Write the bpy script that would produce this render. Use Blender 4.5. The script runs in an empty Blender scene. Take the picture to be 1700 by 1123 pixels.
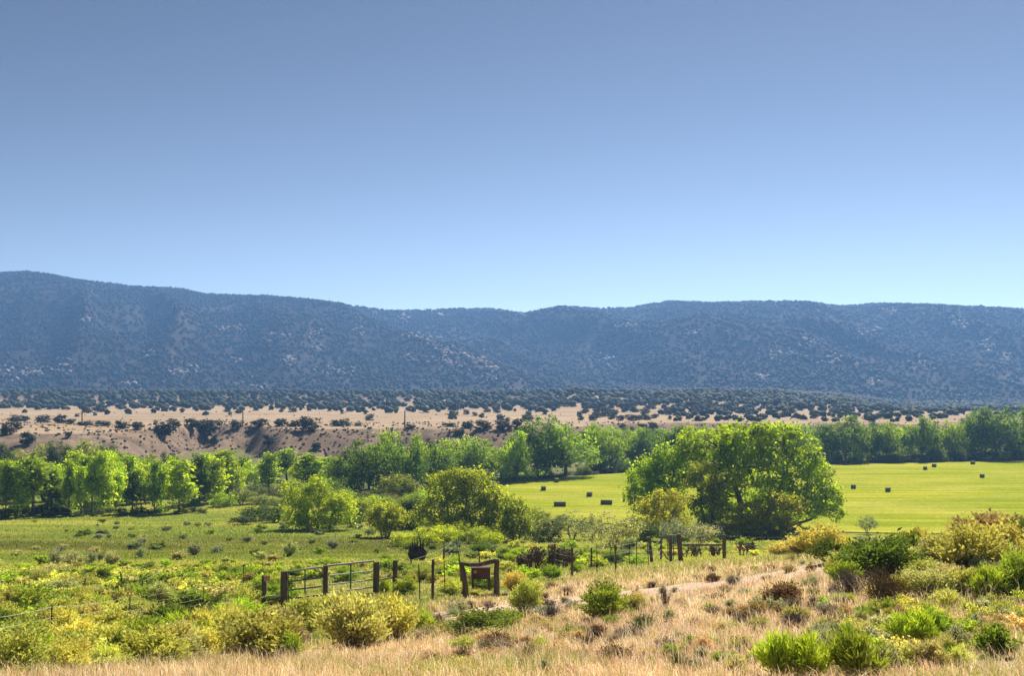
import bpy, math, random
import numpy as np
from mathutils import Vector

# ------------------------------------------------------------------ camera, sky, sun, exposure
scene = bpy.context.scene
C = scene.collection
F = 1800.0                      # focal length in photo pixels (photo 1700 x 1123)
CZ = 30.0                       # camera height above the datum
PITCH = math.atan((640 - 561.5) / F)
cam_d = bpy.data.cameras.new('camera')
cam = bpy.data.objects.new('camera', cam_d)
C.objects.link(cam)
cam.location = (0, 0, CZ)
cam.rotation_euler = (math.pi / 2 + PITCH, 0, 0)
cam_d.sensor_width = 36
cam_d.lens = 36 * F / 1700
cam_d.clip_start = 0.5
cam_d.clip_end = 20000
scene.camera = cam

SUN_EL, SUN_AZ = math.radians(41), math.radians(22)      # azimuth measured from +Y towards +X
world = bpy.data.worlds.new('World')
scene.world = world
world.use_nodes = True
wn = world.node_tree
sky = wn.nodes.new('ShaderNodeTexSky')
sky.sky_type = 'NISHITA'
sky.sun_disc = False
sky.sun_elevation = SUN_EL
sky.sun_rotation = SUN_AZ
sky.altitude = 2500
sky.air_density = 0.9
sky.dust_density = 0.4
sky.ozone_density = 0.3
bg = wn.nodes['Background']
bg.inputs['Strength'].default_value = 0.050
# the photograph's flatter, greyer colour response, applied alike to the whole sky
bw = wn.nodes.new('ShaderNodeRGBToBW'); wn.links.new(sky.outputs[0], bw.inputs[0])
mx_ = wn.nodes.new('ShaderNodeMix'); mx_.data_type = 'RGBA'; mx_.inputs[0].default_value = 0.52
wn.links.new(sky.outputs[0], mx_.inputs[6]); wn.links.new(bw.outputs[0], mx_.inputs[7])
gm_ = wn.nodes.new('ShaderNodeGamma'); gm_.inputs[1].default_value = 1.65
wn.links.new(mx_.outputs[2], gm_.inputs[0])
ml_ = wn.nodes.new('ShaderNodeMix'); ml_.data_type = 'RGBA'; ml_.blend_type = 'MULTIPLY'; ml_.inputs[0].default_value = 1.0
ml_.inputs[7].default_value = (0.332, 0.332, 0.332, 1)
wn.links.new(gm_.outputs[0], ml_.inputs[6])
wn.links.new(ml_.outputs[2], bg.inputs['Color'])

sun_d = bpy.data.lights.new('sun', 'SUN')
sun_d.energy = 5.0
sun_d.angle = math.radians(0.5)
sun_d.color = (1.0, 0.94, 0.84)
sun = bpy.data.objects.new('sun', sun_d)
C.objects.link(sun)
to_sun = Vector((math.sin(SUN_AZ) * math.cos(SUN_EL), math.cos(SUN_AZ) * math.cos(SUN_EL), math.sin(SUN_EL)))
sun.rotation_euler = to_sun.to_track_quat('Z', 'Y').to_euler()
sun.location = (60, 100, 150)

vs = scene.view_settings
vs.view_transform = 'Standard'
vs.look = 'None'
vs.exposure = 0.95
vs.gamma = 1
vs.use_curve_mapping = False
cy = scene.cycles
cy.max_bounces = 7
cy.diffuse_bounces = 4
cy.glossy_bounces = 2
cy.transmission_bounces = 4
cy.volume_bounces = 1
cy.transparent_max_bounces = 8
cy.use_denoising = True
cy.sample_clamp_indirect = 4

R = random.Random(7)
NR = np.random.RandomState(11)

# ------------------------------------------------------------------ noise and mapping helpers
def _hash(ix, iy, seed):
    h = (ix.astype(np.int64) * 374761393 + iy.astype(np.int64) * 668265263 + seed * 974634777) & 0x7fffffff
    h = ((h ^ (h >> 13)) * 1274126177) & 0x7fffffff
    h = h ^ (h >> 16)
    return (h & 0xffff) / 65535.0

def vnoise(x, y, seed=0):
    x = np.asarray(x, float); y = np.asarray(y, float)
    ix = np.floor(x); iy = np.floor(y)
    fx = x - ix; fy = y - iy
    fx = fx * fx * fx * (fx * (fx * 6 - 15) + 10); fy = fy * fy * fy * (fy * (fy * 6 - 15) + 10)
    a = _hash(ix, iy, seed); b = _hash(ix + 1, iy, seed)
    c = _hash(ix, iy + 1, seed); d = _hash(ix + 1, iy + 1, seed)
    return (a + (b - a) * fx) * (1 - fy) + (c + (d - c) * fx) * fy

def fbm(x, y, seed=0, octv=4):
    s = 0; a = 0.5; t = 0
    for k in range(octv):
        s = s + a * vnoise(x * 2 ** k, y * 2 ** k, seed + k * 17); t += a; a *= 0.5
    return s / t

def sstep(a, b, x):
    t = np.clip((x - a) / (b - a), 0, 1)
    return t * t * (3 - 2 * t)

def u_of(x, y):
    return 850 + F * x / y

# ------------------------------------------------------------------ the lie of the land
COLS = np.array([0, 300, 600, 850, 1150, 1450, 1700.])
ROWS = {  # depth: height below the eye at each column
    -30: [0.6] * 7,
    0: [-1.6] * 7,
    6: [-2.7] * 7,
    12: [-3.9, -3.9, -3.9, -3.9, -3.9, -3.9, -3.8],
    20: [-5.4, -5.4, -5.4, -5.4, -5.4, -5.4, -5.2],
    30: [-7.6, -7.6, -7.6, -7.3, -6.7, -6.2, -5.9],
    40: [-9.5, -9.6, -9.5, -8.9, -8.0, -6.8, -6.2],
    50: [-11.0, -11.0, -10.6, -10.0, -9.1, -7.6, -6.7],
    57: [-12.0, -12.0, -11.2, -11.0, -9.7, -8.7, -8.0],
    66: [-13.1, -13.1, -12.1, -12.1, -10.7, -10.0, -9.6],
    80: [-14.2, -14.1, -13.4, -13.6, -13.2, -12.2, -11.6],
    100: [-15.7, -15.6, -15.6, -16.0, -16.2, -15.0, -14.5],
    130: [-18.5, -18.4, -18.6, -18.9, -19.4, -18.9, -18.5],
    150: [-20.0, -19.9, -19.9, -20.4, -20.9, -21.4, -21.4],
    170: [-21.3, -21.3, -20.9, -21.8, -22.6, -23.2, -23.3],
    184: [-22.0, -22.0, -21.6, -22.6, -23.2, -23.4, -23.5],
    200: [-22.4, -22.4, -22.3, -23.1, -23.4, -23.5, -23.5],
    250: [-22.7, -22.7, -22.8, -23.4, -23.5, -23.5, -23.5],
    400: [-23.0, -23.0, -23.2, -23.4, -23.5, -23.5, -23.5]}
_d = np.array(sorted(ROWS))
_Z = np.array([ROWS[k] for k in _d], float)
_w = lambda d: np.log(np.maximum(np.asarray(d, float), -30) + 45.0)
_WF = np.linspace(_w(-30), _w(400), 700)
_UF = np.linspace(-500, 2200, 271)
_T = np.array([np.interp(_WF, _w(_d), _Z[:, j]) for j in range(7)]).T
_T = np.array([np.interp(_UF, COLS, r) for r in _T])
def _blur(A, s, ax):
    r = int(3 * s); k = np.exp(-0.5 * (np.arange(-r, r + 1) / s) ** 2); k /= k.sum()
    P = np.pad(A, [(r, r) if i == ax else (0, 0) for i in range(2)], mode='edge')
    return np.apply_along_axis(lambda q: np.convolve(q, k, 'valid'), ax, P)
_T = _blur(_blur(_T, 7, 0), 6, 1)

RU = np.array([-600, -200, 0, 40, 80, 120, 220, 300, 340, 440, 520, 600, 650, 720, 770, 820, 870, 930, 1000, 1040, 1110, 1180, 1290, 1350,
               1385, 1410, 1460, 1510, 1560, 1640, 1700, 1900, 2300.])
RV = np.array([470, 462, 455, 452, 457, 465, 477, 481, 490, 493, 500, 511, 517, 516, 514, 514, 522, 510, 514, 513, 502, 504, 501, 503,
               509, 508, 501, 499, 501, 504, 508, 515, 510.])

def scarp_start(x, y):
    u = u_of(x, np.maximum(y, 60))
    s = 338 - 34 * sstep(330, 90, u) + 26 * sstep(290, 350, u) * sstep(470, 380, u) + 60 * sstep(900, 1150, u)
    gul = np.abs(fbm(x / 26.0, y * 0 + 3.3, 5, 2) - 0.5) * 2
    s = s + 34 * (1 - sstep(0.0, 0.40, gul)) * sstep(230, 310, u) - 9
    return s + (12 * (vnoise(x / 8.0, y / 40.0, 9) - 0.5) + 5 * (vnoise(x / 3.5, y / 40.0, 19) - 0.5)) * sstep(120, 300, u)

def height(x, y, raw=False):
    x = np.asarray(x, float); y = np.asarray(y, float)
    u = np.clip(850 + F * x / np.maximum(y, 14), -500, 2199)
    w = np.clip((_w(y) - _WF[0]) / (_WF[-1] - _WF[0]), 0, 0.99999) * (len(_WF) - 1)
    a = (u + 500) / 10.0
    i = w.astype(int); j = a.astype(int); fi = w - i; fj = a - j
    i2 = np.minimum(i + 1, len(_WF) - 1); j2 = np.minimum(j + 1, len(_UF) - 1)
    z = (_T[i, j] * (1 - fj) + _T[i, j2] * fj) * (1 - fi) + (_T[i2, j] * (1 - fj) + _T[i2, j2] * fj) * fi
    # small relief of the hillside and the pasture
    z = z + 0.30 * (fbm(x / 5.0, y / 5.0, 2, 3) - 0.5) * sstep(160, 60, y) + 0.5 * (fbm(x / 17.0, y / 17.0, 3, 3) - 0.5) * sstep(178, 120, y)
    # scarp up to the dry plain
    s = scarp_start(x, y)
    S = np.clip((y - s) / 36.0, 0, 1)
    S = S ** 0.85
    S = S * S * (3 - 2 * S) * 0.55 + S * 0.45
    pl = np.interp(y, [380, 480, 600, 850, 1000, 1150, 1400, 4000], [-14.4, -15.6, -16.0, -15.0, -14.4, -14.2, -14.0, -14.0])
    uu = 850 + F * x / np.maximum(y, 60)
    pl = pl + 5.0 * np.exp(-((uu - 960) / 45.0) ** 2 - ((y - 900) / 90.0) ** 2) + 4.5 * np.exp(-((uu - 1190) / 200.0) ** 2 - ((y - 860) / 120.0) ** 2) - 9.0 * sstep(1380, 1520, uu) * sstep(650, 850, y)
    pl = pl + 6.0 * sstep(830, 1010, y) * sstep(1300, 1120, y) * sstep(1450, 1250, uu)
    pl = pl + 2.4 * (fbm(x / 60.0, y / 90.0, 21, 4) - 0.5) * sstep(480, 800, y)
    sc = 1.1 * (fbm(x / 7.0, y / 7.0, 31, 3) - 0.5) * 4 * S * (1 - S)
    z = z * (1 - S) + pl * S + sc
    return CZ + z + mountain_rise(x, y, uu)

def mountain_raw(x, y, uu):
    zr = (640 - np.interp(uu, RU, RV)) / F
    ridge_d = 2500 + 260 * (fbm(uu / 300.0, uu * 0 + 1.5, 41, 3) - 0.5)
    t = (y - 1330) / (ridge_d - 1330)
    spur = 1 - np.abs(2 * fbm(x / 330.0 + 0.0011 * y, y / 1500.0 + 7, 43, 3) - 1) * 1.7
    fine = fbm(x / 90.0, y / 140.0, 47, 4) - 0.5
    tc = np.clip(t, 0, 1)
    env = 4 * tc * (1 - tc)
    tt = np.clip(tc + 0.31 * (spur - 0.42) * env + 0.14 * fine * env, 0, 1)
    g = 0.16 * tt + 0.84 * (tt ** 1.65) * (1.9 - 0.9 * tt)
    g = np.where(t > 1, np.maximum(1 - 0.55 * (t - 1) * (t - 1) - 0.25 * (t - 1), 0.1), g)
    return (zr * ridge_d + 14) * g * (t > 0)

# the ridge line keeps its height wherever a spur would rise above it
_RG = np.arange(-500, 2201, 6.0)
_YG = np.linspace(1340, 3000, 240)
_UU, _YY = np.meshgrid(_RG, _YG)
_ANG = ((mountain_raw((_UU - 850) / F * _YY, _YY, _UU) - 14) / _YY).max(0)
_FAC = np.clip((640 - np.interp(_RG, RU, RV)) / F / _ANG, .5, 1.3)
def mountain_rise(x, y, uu):
    if not np.any(y > 1330): return 0.0
    return mountain_raw(x, y, uu) * np.interp(uu, _RG, _FAC)

cp, sp = math.cos(PITCH), math.sin(PITCH)
def ray(u, v):
    a = (u - 850) / F; b = (561.5 - v) / F
    r = np.array([a, cp - b * sp, sp + b * cp])
    return r / r[1]

_YS = np.exp(np.linspace(math.log(9), math.log(2700), 2600))
def at(u, v, dmax=None):
    """where the line of sight through photo pixel (u, v) first meets the ground"""
    r = ray(u, v)
    zr = CZ + r[2] * _YS
    below = zr <= height(r[0] * _YS, _YS)
    k = int(np.argmax(below)) if below.any() else len(_YS) - 1
    y = float(_YS[k])
    if dmax and y > dmax: y = dmax
    x = float(r[0] * y)
    return Vector((x, y, float(height(x, y))))

def at_depth(u, y):
    x = (u - 850) / F * y
    return Vector((x, y, float(height(x, y))))

def project(p):
    d = p[1] * cp + (p[2] - CZ) * sp
    return 850 + F * p[0] / d, 561.5 - F * (-(p[1]) * sp + (p[2] - CZ) * cp) / d

def project_np(x, y, z):
    d = y * cp + (z - CZ) * sp
    return 850 + F * x / d, 561.5 - F * (-y * sp + (z - CZ) * cp) / d

# ------------------------------------------------------------------ materials
def new_mat(name):
    m = bpy.data.materials.new(name)
    m.use_nodes = True
    nt = m.node_tree
    for n in list(nt.nodes): nt.nodes.remove(n)
    out = nt.nodes.new('ShaderNodeOutputMaterial')
    return m, nt, out

def node(nt, t, **kw):
    n = nt.nodes.new(t)
    for k, v in kw.items(): setattr(n, k, v)
    return n

def mixc(nt, fac, a, b, blend='MIX'):
    n = nt.nodes.new('ShaderNodeMix'); n.data_type = 'RGBA'; n.blend_type = blend
    for s, v in ((n.inputs[0], fac), (n.inputs[6], a), (n.inputs[7], b)):
        if hasattr(v, 'is_linked') or hasattr(v, 'links'): nt.links.new(v, s)
        elif isinstance(v, (int, float)): s.default_value = v
        else: s.default_value = (*v, 1)
    return n.outputs[2]

def maprange(nt, v, a, b, c, d):
    n = nt.nodes.new('ShaderNodeMapRange')
    nt.links.new(v, n.inputs[0])
    for i, q in enumerate((a, b, c, d)): n.inputs[i + 1].default_value = q
    return n.outputs[0]

def noise_tex(nt, scale, detail=4, rough=0.6, coord='Object', stretch=None):
    tc = nt.nodes.new('ShaderNodeTexCoord')
    src = tc.outputs[coord]
    if stretch:
        mp = nt.nodes.new('ShaderNodeMapping'); mp.inputs['Scale'].default_value = stretch
        nt.links.new(src, mp.inputs[0]); src = mp.outputs[0]
    n = nt.nodes.new('ShaderNodeTexNoise')
    n.inputs['Scale'].default_value = scale; n.inputs['Detail'].default_value = detail; n.inputs['Roughness'].default_value = rough
    nt.links.new(src, n.inputs['Vector'])
    return n.outputs[0]

def leaf_material(name, transl=0.58, spread=0.55, warm=(1.15, 1.08, 0.6), rough=0.6, spec=0.08):
    """leaf colour = the plant's own colour, varied leaf by leaf"""
    m, nt, out = new_mat(name)
    oi = node(nt, 'ShaderNodeObjectInfo')
    at_ = node(nt, 'ShaderNodeAttribute', attribute_name='tint')
    f = maprange(nt, at_.outputs['Fac'], 0, 1, 1 - spread, 1 + spread)
    comb = node(nt, 'ShaderNodeCombineColor')
    for i in range(3): nt.links.new(f, comb.inputs[i])
    c1 = mixc(nt, 1.0, oi.outputs['Color'], comb.outputs[0], 'MULTIPLY')
    c2 = mixc(nt, 1.0, c1, warm, 'MULTIPLY')
    ff = maprange(nt, at_.outputs['Fac'], 0.35, 1.0, 0.0, 0.7)
    col = mixc(nt, ff, c1, c2)
    p = node(nt, 'ShaderNodeBsdfPrincipled')
    p.inputs['Roughness'].default_value = rough
    p.inputs['Specular IOR Level'].default_value = spec
    tr = node(nt, 'ShaderNodeBsdfTranslucent')
    nt.links.new(col, p.inputs['Base Color'])
    tcol = mixc(nt, 1.0, col, (1.25, 1.2, 0.7), 'MULTIPLY')
    nt.links.new(tcol, tr.inputs['Color'])
    mx = node(nt, 'ShaderNodeMixShader'); mx.inputs[0].default_value = transl
    nt.links.new(p.outputs[0], mx.inputs[1]); nt.links.new(tr.outputs[0], mx.inputs[2])
    nt.links.new(mx.outputs[0], out.inputs[0])
    return m

def vcol_material(name, transl=0.0, rough=0.8, noise=None, bump=0.0, bump_scale=3.0):
    m, nt, out = new_mat(name)
    at_ = node(nt, 'ShaderNodeAttribute', attribute_name='col')
    col = at_.outputs['Color']
    for (sc, lo, hi, det) in (noise or ()):
        n = noise_tex(nt, sc, det, 0.65)
        f = maprange(nt, n, 0.3, 0.7, lo, hi)
        comb = node(nt, 'ShaderNodeCombineColor')
        for i in range(3): nt.links.new(f, comb.inputs[i])
        col = mixc(nt, 1.0, col, comb.outputs[0], 'MULTIPLY')
    p = node(nt, 'ShaderNodeBsdfPrincipled')
    p.inputs['Roughness'].default_value = rough
    p.inputs['Specular IOR Level'].default_value = 0.02
    nt.links.new(col, p.inputs['Base Color'])
    if bump:
        b = node(nt, 'ShaderNodeBump'); b.inputs['Strength'].default_value = bump; b.inputs['Distance'].default_value = 0.3
        nt.links.new(noise_tex(nt, bump_scale, 6, 0.7), b.inputs['Height'])
        nt.links.new(b.outputs[0], p.inputs['Normal'])
    sh = p.outputs[0]
    if transl:
        tr = node(nt, 'ShaderNodeBsdfTranslucent'); nt.links.new(col, tr.inputs['Color'])
        mx = node(nt, 'ShaderNodeMixShader'); mx.inputs[0].default_value = transl
        nt.links.new(sh, mx.inputs[1]); nt.links.new(tr.outputs[0], mx.inputs[2]); sh = mx.outputs[0]
    nt.links.new(sh, out.inputs[0])
    return m

def plain_material(name, c1, c2, scale=6.0, rough=0.8, metal=0.0, stretch=None, bump=0.3):
    m, nt, out = new_mat(name)
    n = noise_tex(nt, scale, 6, 0.65, 'Object', stretch)
    f = maprange(nt, n, 0.32, 0.68, 0, 1)
    col = mixc(nt, f, c1, c2)
    p = node(nt, 'ShaderNodeBsdfPrincipled')
    p.inputs['Roughness'].default_value = rough; p.inputs['Metallic'].default_value = metal
    p.inputs['Specular IOR Level'].default_value = 0.3
    nt.links.new(col, p.inputs['Base Color'])
    b = node(nt, 'ShaderNodeBump'); b.inputs['Strength'].default_value = bump; b.inputs['Distance'].default_value = 0.02
    nt.links.new(n, b.inputs['Height']); nt.links.new(b.outputs[0], p.inputs['Normal'])
    nt.links.new(p.outputs[0], out.inputs[0])
    return m

M_LEAF = leaf_material('leaves')
M_BROOM = leaf_material('broom_twigs', 0.35, 0.5, (1.05, 1.02, 0.78), 0.8, 0.03)
M_NEEDLE = leaf_material('needles', 0.12, 0.4, (1.15, 1.05, 0.8), 0.8, 0.1)
M_TWIG = leaf_material('dead_twigs', 0.0, 0.4, (1.2, 1.0, 0.8), 0.9, 0.1)
M_BARK = plain_material('bark', (0.10, 0.075, 0.05), (0.21, 0.17, 0.125), 3.0, 0.9, 0, (1, 1, 0.2))
M_STEM = plain_material('brush_stem', (0.085, 0.060, 0.050), (0.19, 0.14, 0.115), 12.0, 0.9)
M_WOOD = plain_material('weathered_post', (0.05, 0.034, 0.025), (0.20, 0.145, 0.11), 7.0, 0.9, 0, (1, 1, 0.12))
M_RAIL = plain_material('grey_rail', (0.30, 0.27, 0.24), (0.46, 0.42, 0.38), 6.0, 0.7, 0, (0.3, 1, 1))
M_PLANK = plain_material('tan_plank', (0.42, 0.24, 0.14), (0.55, 0.34, 0.22), 8.0, 0.8)
M_TPOST = plain_material('tpost_green', (0.025, 0.030, 0.022), (0.07, 0.06, 0.045), 9.0, 0.6, 0.2)
M_GATE = plain_material('gate_green', (0.020, 0.10, 0.065), (0.04, 0.16, 0.105), 5.0, 0.42, 0.0, None, 0.05)
M_GALV = plain_material('galvanised_tube', (0.38, 0.42, 0.39), (0.52, 0.55, 0.52), 9.0, 0.55, 0.0, None, 0.05)
M_WIRE = plain_material('fence_wire', (0.62, 0.56, 0.42), (0.78, 0.72, 0.56), 4.0, 0.9, 0.0, None, 0.0)
M_RUST = plain_material('rusted_sheet', (0.07, 0.036, 0.025), (0.16, 0.08, 0.05), 5.0, 0.85, 0.1)
M_CHAR = plain_material('charred_wood', (0.012, 0.010, 0.010), (0.085, 0.058, 0.048), 5.0, 0.9)
M_BALE = plain_material('baled_hay', (0.07, 0.088, 0.04), (0.16, 0.17, 0.075), 7.0, 0.95, 0, (1, 1, 3), 0.6)
M_STONE = plain_material('pale_stone', (0.42, 0.38, 0.35), (0.62, 0.58, 0.54), 4.0, 0.9)
M_DARKROCK = plain_material('dark_rock', (0.05, 0.035, 0.032), (0.12, 0.085, 0.075), 4.0, 0.9)
M_POLE = plain_material('pole_wood', (0.07, 0.05, 0.04), (0.12, 0.09, 0.07), 3.0, 0.9)
M_CRAG = plain_material('crag_rock', (0.30, 0.225, 0.19), (0.48, 0.39, 0.33), 0.15, 0.9)
M_PETAL = plain_material('yellow_petal', (0.75, 0.50, 0.03), (0.85, 0.62, 0.06), 20.0, 0.6)
M_CHOLLA = plain_material('brown_spiny_stem', (0.09, 0.055, 0.035), (0.24, 0.16, 0.10), 25.0, 0.9)

# ------------------------------------------------------------------ mesh helpers
def np_mesh(name, V, n_side, tint=None, col=None, smooth=False):
    """V: (n, n_side, 3) separate polygons"""
    n = V.shape[0]
    me = bpy.data.meshes.new(name)
    me.vertices.add(n * n_side); me.loops.add(n * n_side); me.polygons.add(n)
    me.vertices.foreach_set('co', np.ascontiguousarray(V, np.float32).ravel())
    me.loops.foreach_set('vertex_index', np.arange(n * n_side, dtype=np.int32))
    me.polygons.foreach_set('loop_start', np.arange(n, dtype=np.int32) * n_side)
    if tint is not None:
        a = me.attributes.new('tint', 'FLOAT', 'FACE'); a.data.foreach_set('value', np.ascontiguousarray(tint, np.float32))
    if col is not None:
        a = me.attributes.new('col', 'FLOAT_COLOR', 'POINT')
        c = np.ones((n, n_side, 4), np.float32); c[..., :3] = col if col.ndim == 3 else col[:, None, :]
        a.data.foreach_set('color', c.ravel())
    me.update(calc_edges=True)
    return me

def idx_mesh(name, V, Fc, tint=None, col=None, smooth=False):
    me = bpy.data.meshes.new(name)
    V = np.asarray(V, np.float32); Fc = np.asarray(Fc, np.int32)
    n, k = Fc.shape
    me.vertices.add(len(V)); me.loops.add(n * k); me.polygons.add(n)
    me.vertices.foreach_set('co', V.ravel()); me.loops.foreach_set('vertex_index', Fc.ravel())
    me.polygons.foreach_set('loop_start', np.arange(n, dtype=np.int32) * k)
    if smooth: me.polygons.foreach_set('use_smooth', np.ones(n, bool))
    if tint is not None:
        a = me.attributes.new('tint', 'FLOAT', 'FACE'); a.data.foreach_set('value', np.ascontiguousarray(tint, np.float32))
    if col is not None:
        a = me.attributes.new('col', 'FLOAT_COLOR', 'POINT')
        c = np.ones((len(V), 4), np.float32); c[:, :3] = col
        a.data.foreach_set('color', c.ravel())
    me.update(calc_edges=True)
    return me

class MB:
    """collects tubes and boxes, builds ONE mesh"""
    def __init__(s): s.v = []; s.f = []
    def tube(s, pts, rad, n=6, cap=True):
        pts = [Vector(p) for p in pts]
        if isinstance(rad, (int, float)): rad = [rad] * len(pts)
        b0 = len(s.v)
        for i, p in enumerate(pts):
            d = (pts[min(i + 1, len(pts) - 1)] - pts[max(i - 1, 0)]).normalized()
            a = d.orthogonal().normalized() if abs(d.z) < 0.9 else Vector((1, 0, 0)).cross(d).normalized()
            b = d.cross(a)
            for k in range(n):
                t = 2 * math.pi * k / n
                s.v.append(tuple(p + (a * math.cos(t) + b * math.sin(t)) * rad[i]))
        for i in range(len(pts) - 1):
            for k in range(n):
                q = b0 + i * n + k; r = b0 + i * n + (k + 1) % n
                s.f.append((q, r, r + n, q + n))
        if cap:
            s.f.append(tuple(b0 + k for k in reversed(range(n))))
            s.f.append(tuple(b0 + (len(pts) - 1) * n + k for k in range(n)))
        return s
    def box(s, c, size, axes=None):
        ax = axes or (Vector((1, 0, 0)), Vector((0, 1, 0)), Vector((0, 0, 1)))
        b0 = len(s.v); c = Vector(c)
        for dx in (-.5, .5):
            for dy in (-.5, .5):
                for dz in (-.5, .5):
                    s.v.append(tuple(c + ax[0] * dx * size[0] + ax[1] * dy * size[1] + ax[2] * dz * size[2]))
        for q in ((0, 1, 3, 2), (4, 6, 7, 5), (0, 4, 5, 1), (2, 3, 7, 6), (0, 2, 6, 4), (1, 5, 7, 3)):
            s.f.append(tuple(b0 + i for i in q))
        return s
    def mesh(s, name, smooth=False):
        me = bpy.data.meshes.new(name); me.from_pydata(s.v, [], s.f); me.update()
        if smooth:
            me.polygons.foreach_set('use_smooth', np.ones(len(me.polygons), bool))
        return me

def link(name, me, mat=None, parent=None, color=None):
    o = bpy.data.objects.new(name, me)
    C.objects.link(o)
    if mat is not None and me is not None and not me.materials: me.materials.append(mat)
    if parent is not None: o.parent = parent
    if color is not None: o.color = (*color, 1)
    return o

def tag(o, label=None, cat=None, group=None, kind=None):
    if label: o['label'] = label
    if cat: o['category'] = cat
    if group: o['group'] = group
    if kind: o['kind'] = kind
    return o

def thing(name, label, cat, loc=(0, 0, 0), rz=0.0, scale=(1, 1, 1), group=None):
    o = bpy.data.objects.new(name, None); C.objects.link(o)
    o.empty_display_size = 0.2
    o.location = loc; o.rotation_euler = (0, 0, rz); o.scale = scale
    return tag(o, label, cat, group)

# ------------------------------------------------------------------ ground sheets
FIELD_U = np.array([800, 850, 900, 950, 1000, 1060, 1200, 1375, 1500, 1700, 1900, 2150.])
FIELD_FAR = np.array([812, 802, 797, 792, 788, 784, 778, 772, 769, 765, 761, 757.])
FIELD_NEAR = np.array([826, 850, 868, 874, 878, 882, 886, 889, 891, 893, 895, 897.])
def field_d(v):      # the hay meadow is flat: depth from the picture height of its level
    return 23.45 * F / (v - 640)
STRAW = np.array((0.78, 0.55, 0.31)); GREEN = np.array((0.17, 0.21, 0.028)); DIRT = np.array((0.54, 0.40, 0.29))
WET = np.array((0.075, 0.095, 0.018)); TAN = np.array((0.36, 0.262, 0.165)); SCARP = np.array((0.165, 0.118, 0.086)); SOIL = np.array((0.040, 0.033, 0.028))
OLIVE = np.array((0.30, 0.27, 0.07))

LINE_U = [0, 120, 300, 340, 420, 520, 620, 700, 760, 850, 950, 1000, 1200, 1400, 1560, 1760]
LINE_V = [1120, 1118, 1105, 1098, 1085, 1070, 1050, 1012, 992, 985, 955, 950, 930, 925, 905, 900]
def dry_amount(u, v):          # 1 on the dry slope below the fence, 0 in the green scrub
    return sstep(-10, 22, v - np.interp(u, LINE_U, LINE_V))

TRACK = [(780, 1022), (860, 1012), (930, 1004), (1030, 992), (1150, 976), (1250, 963), (1320, 953), (1385, 941), (1440, 930)]
track_pts = [at(u, v) for u, v in TRACK]
def track_dist(x, y):
    d = np.full(np.shape(x), 1e9)
    for a, b in zip(track_pts[:-1], track_pts[1:]):
        ax, ay, bx, by = a.x, a.y, b.x, b.y
        t = np.clip(((x - ax) * (bx - ax) + (y - ay) * (by - ay)) / ((bx - ax) ** 2 + (by - ay) ** 2), 0, 1)
        d = np.minimum(d, np.hypot(x - ax - t * (bx - ax), y - ay - t * (by - ay)))
    return d

def ground_colour(x, y, z):
    u, v = project_np(x, np.maximum(y, 2), z)
    n = fbm(x / 3.0, y / 3.0, 61, 3); n2 = fbm(x / 12.0, y / 12.0, 67, 3)
    dry = dry_amount(u, v)
    wet = OLIVE * (1 - sstep(0.35, 0.65, n)[..., None]) + GREEN * sstep(0.35, 0.65, n)[..., None]
    c = wet * (1 - dry[..., None]) + np.array((0.50, 0.365, 0.225)) * dry[..., None]
    g = (dry * sstep(0.56, 0.70, n2) * 0.6)[..., None]
    c = c * (1 - g) + OLIVE * g
    # gravelly bare patches at the roadside end
    b = (sstep(1560, 1680, u) * sstep(1040, 1085, v) * sstep(0.42, 0.55, n))[..., None]
    c = c * (1 - b) + DIRT * b
    tr = (sstep(3.2, 1.3, track_dist(x, y)) * 0.9)[..., None]
    c = c * (1 - tr) + DIRT * tr
    # pasture beyond: bright and dark sedge in bands
    far = sstep(84, 100, y)[..., None]
    band = fbm(x / 26.0, y / 5.0, 71, 3)
    m = GREEN[None] * 1.05 * (1 - sstep(0.38, 0.6, band)[..., None]) + np.array((0.28, 0.28, 0.045)) * sstep(0.38, 0.6, band)[..., None]
    wetm = ((0.45 + 0.55 * sstep(0.35, 0.6, fbm(x / 30.0, y / 12.0, 73, 3))) * np.exp(-((v - 906) / 17.0) ** 2) * sstep(900, 780, u))[..., None]
    m = m * (1 - 0.8 * wetm) + WET * 0.8 * wetm
    c = c * (1 - far) + m * far
    # valley floor beyond the cottonwoods
    f2 = sstep(195, 230, y)[..., None]
    c = c * (1 - f2) + np.array((0.13, 0.145, 0.045)) * f2
    return c

def grid_sheet(name, ys, ts, colour, mat, off=30.0):
    X = np.outer(ys + off, ts); Y = np.repeat(ys[:, None], len(ts), 1)
    Z = height(X, Y)
    V = np.stack([X, Y, Z], -1).reshape(-1, 3)
    ny, nx = len(ys), len(ts)
    i = (np.arange(ny - 1)[:, None] * nx + np.arange(nx - 1)[None]).ravel()
    Fc = np.stack([i, i + 1, i + nx + 1, i + nx], 1)
    me = idx_mesh(name, V, Fc, col=colour(X, Y, Z).reshape(-1, 3), smooth=True)
    return tag(link(name, me, mat), kind='structure')

M_GROUND = vcol_material('soil_and_turf', 0, 0.95, ((0.35, 0.8, 1.2, 5), (2.2, 0.72, 1.28, 6)), 0.6, 4.0)
ts = np.linspace(-0.95, 0.95, 420)
ys1 = np.concatenate([np.linspace(-28, 8, 26), np.exp(np.linspace(math.log(9 + 20), math.log(300 + 20), 420)) - 20])
grid_sheet('ground', ys1, ts, ground_colour, M_GROUND)

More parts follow.
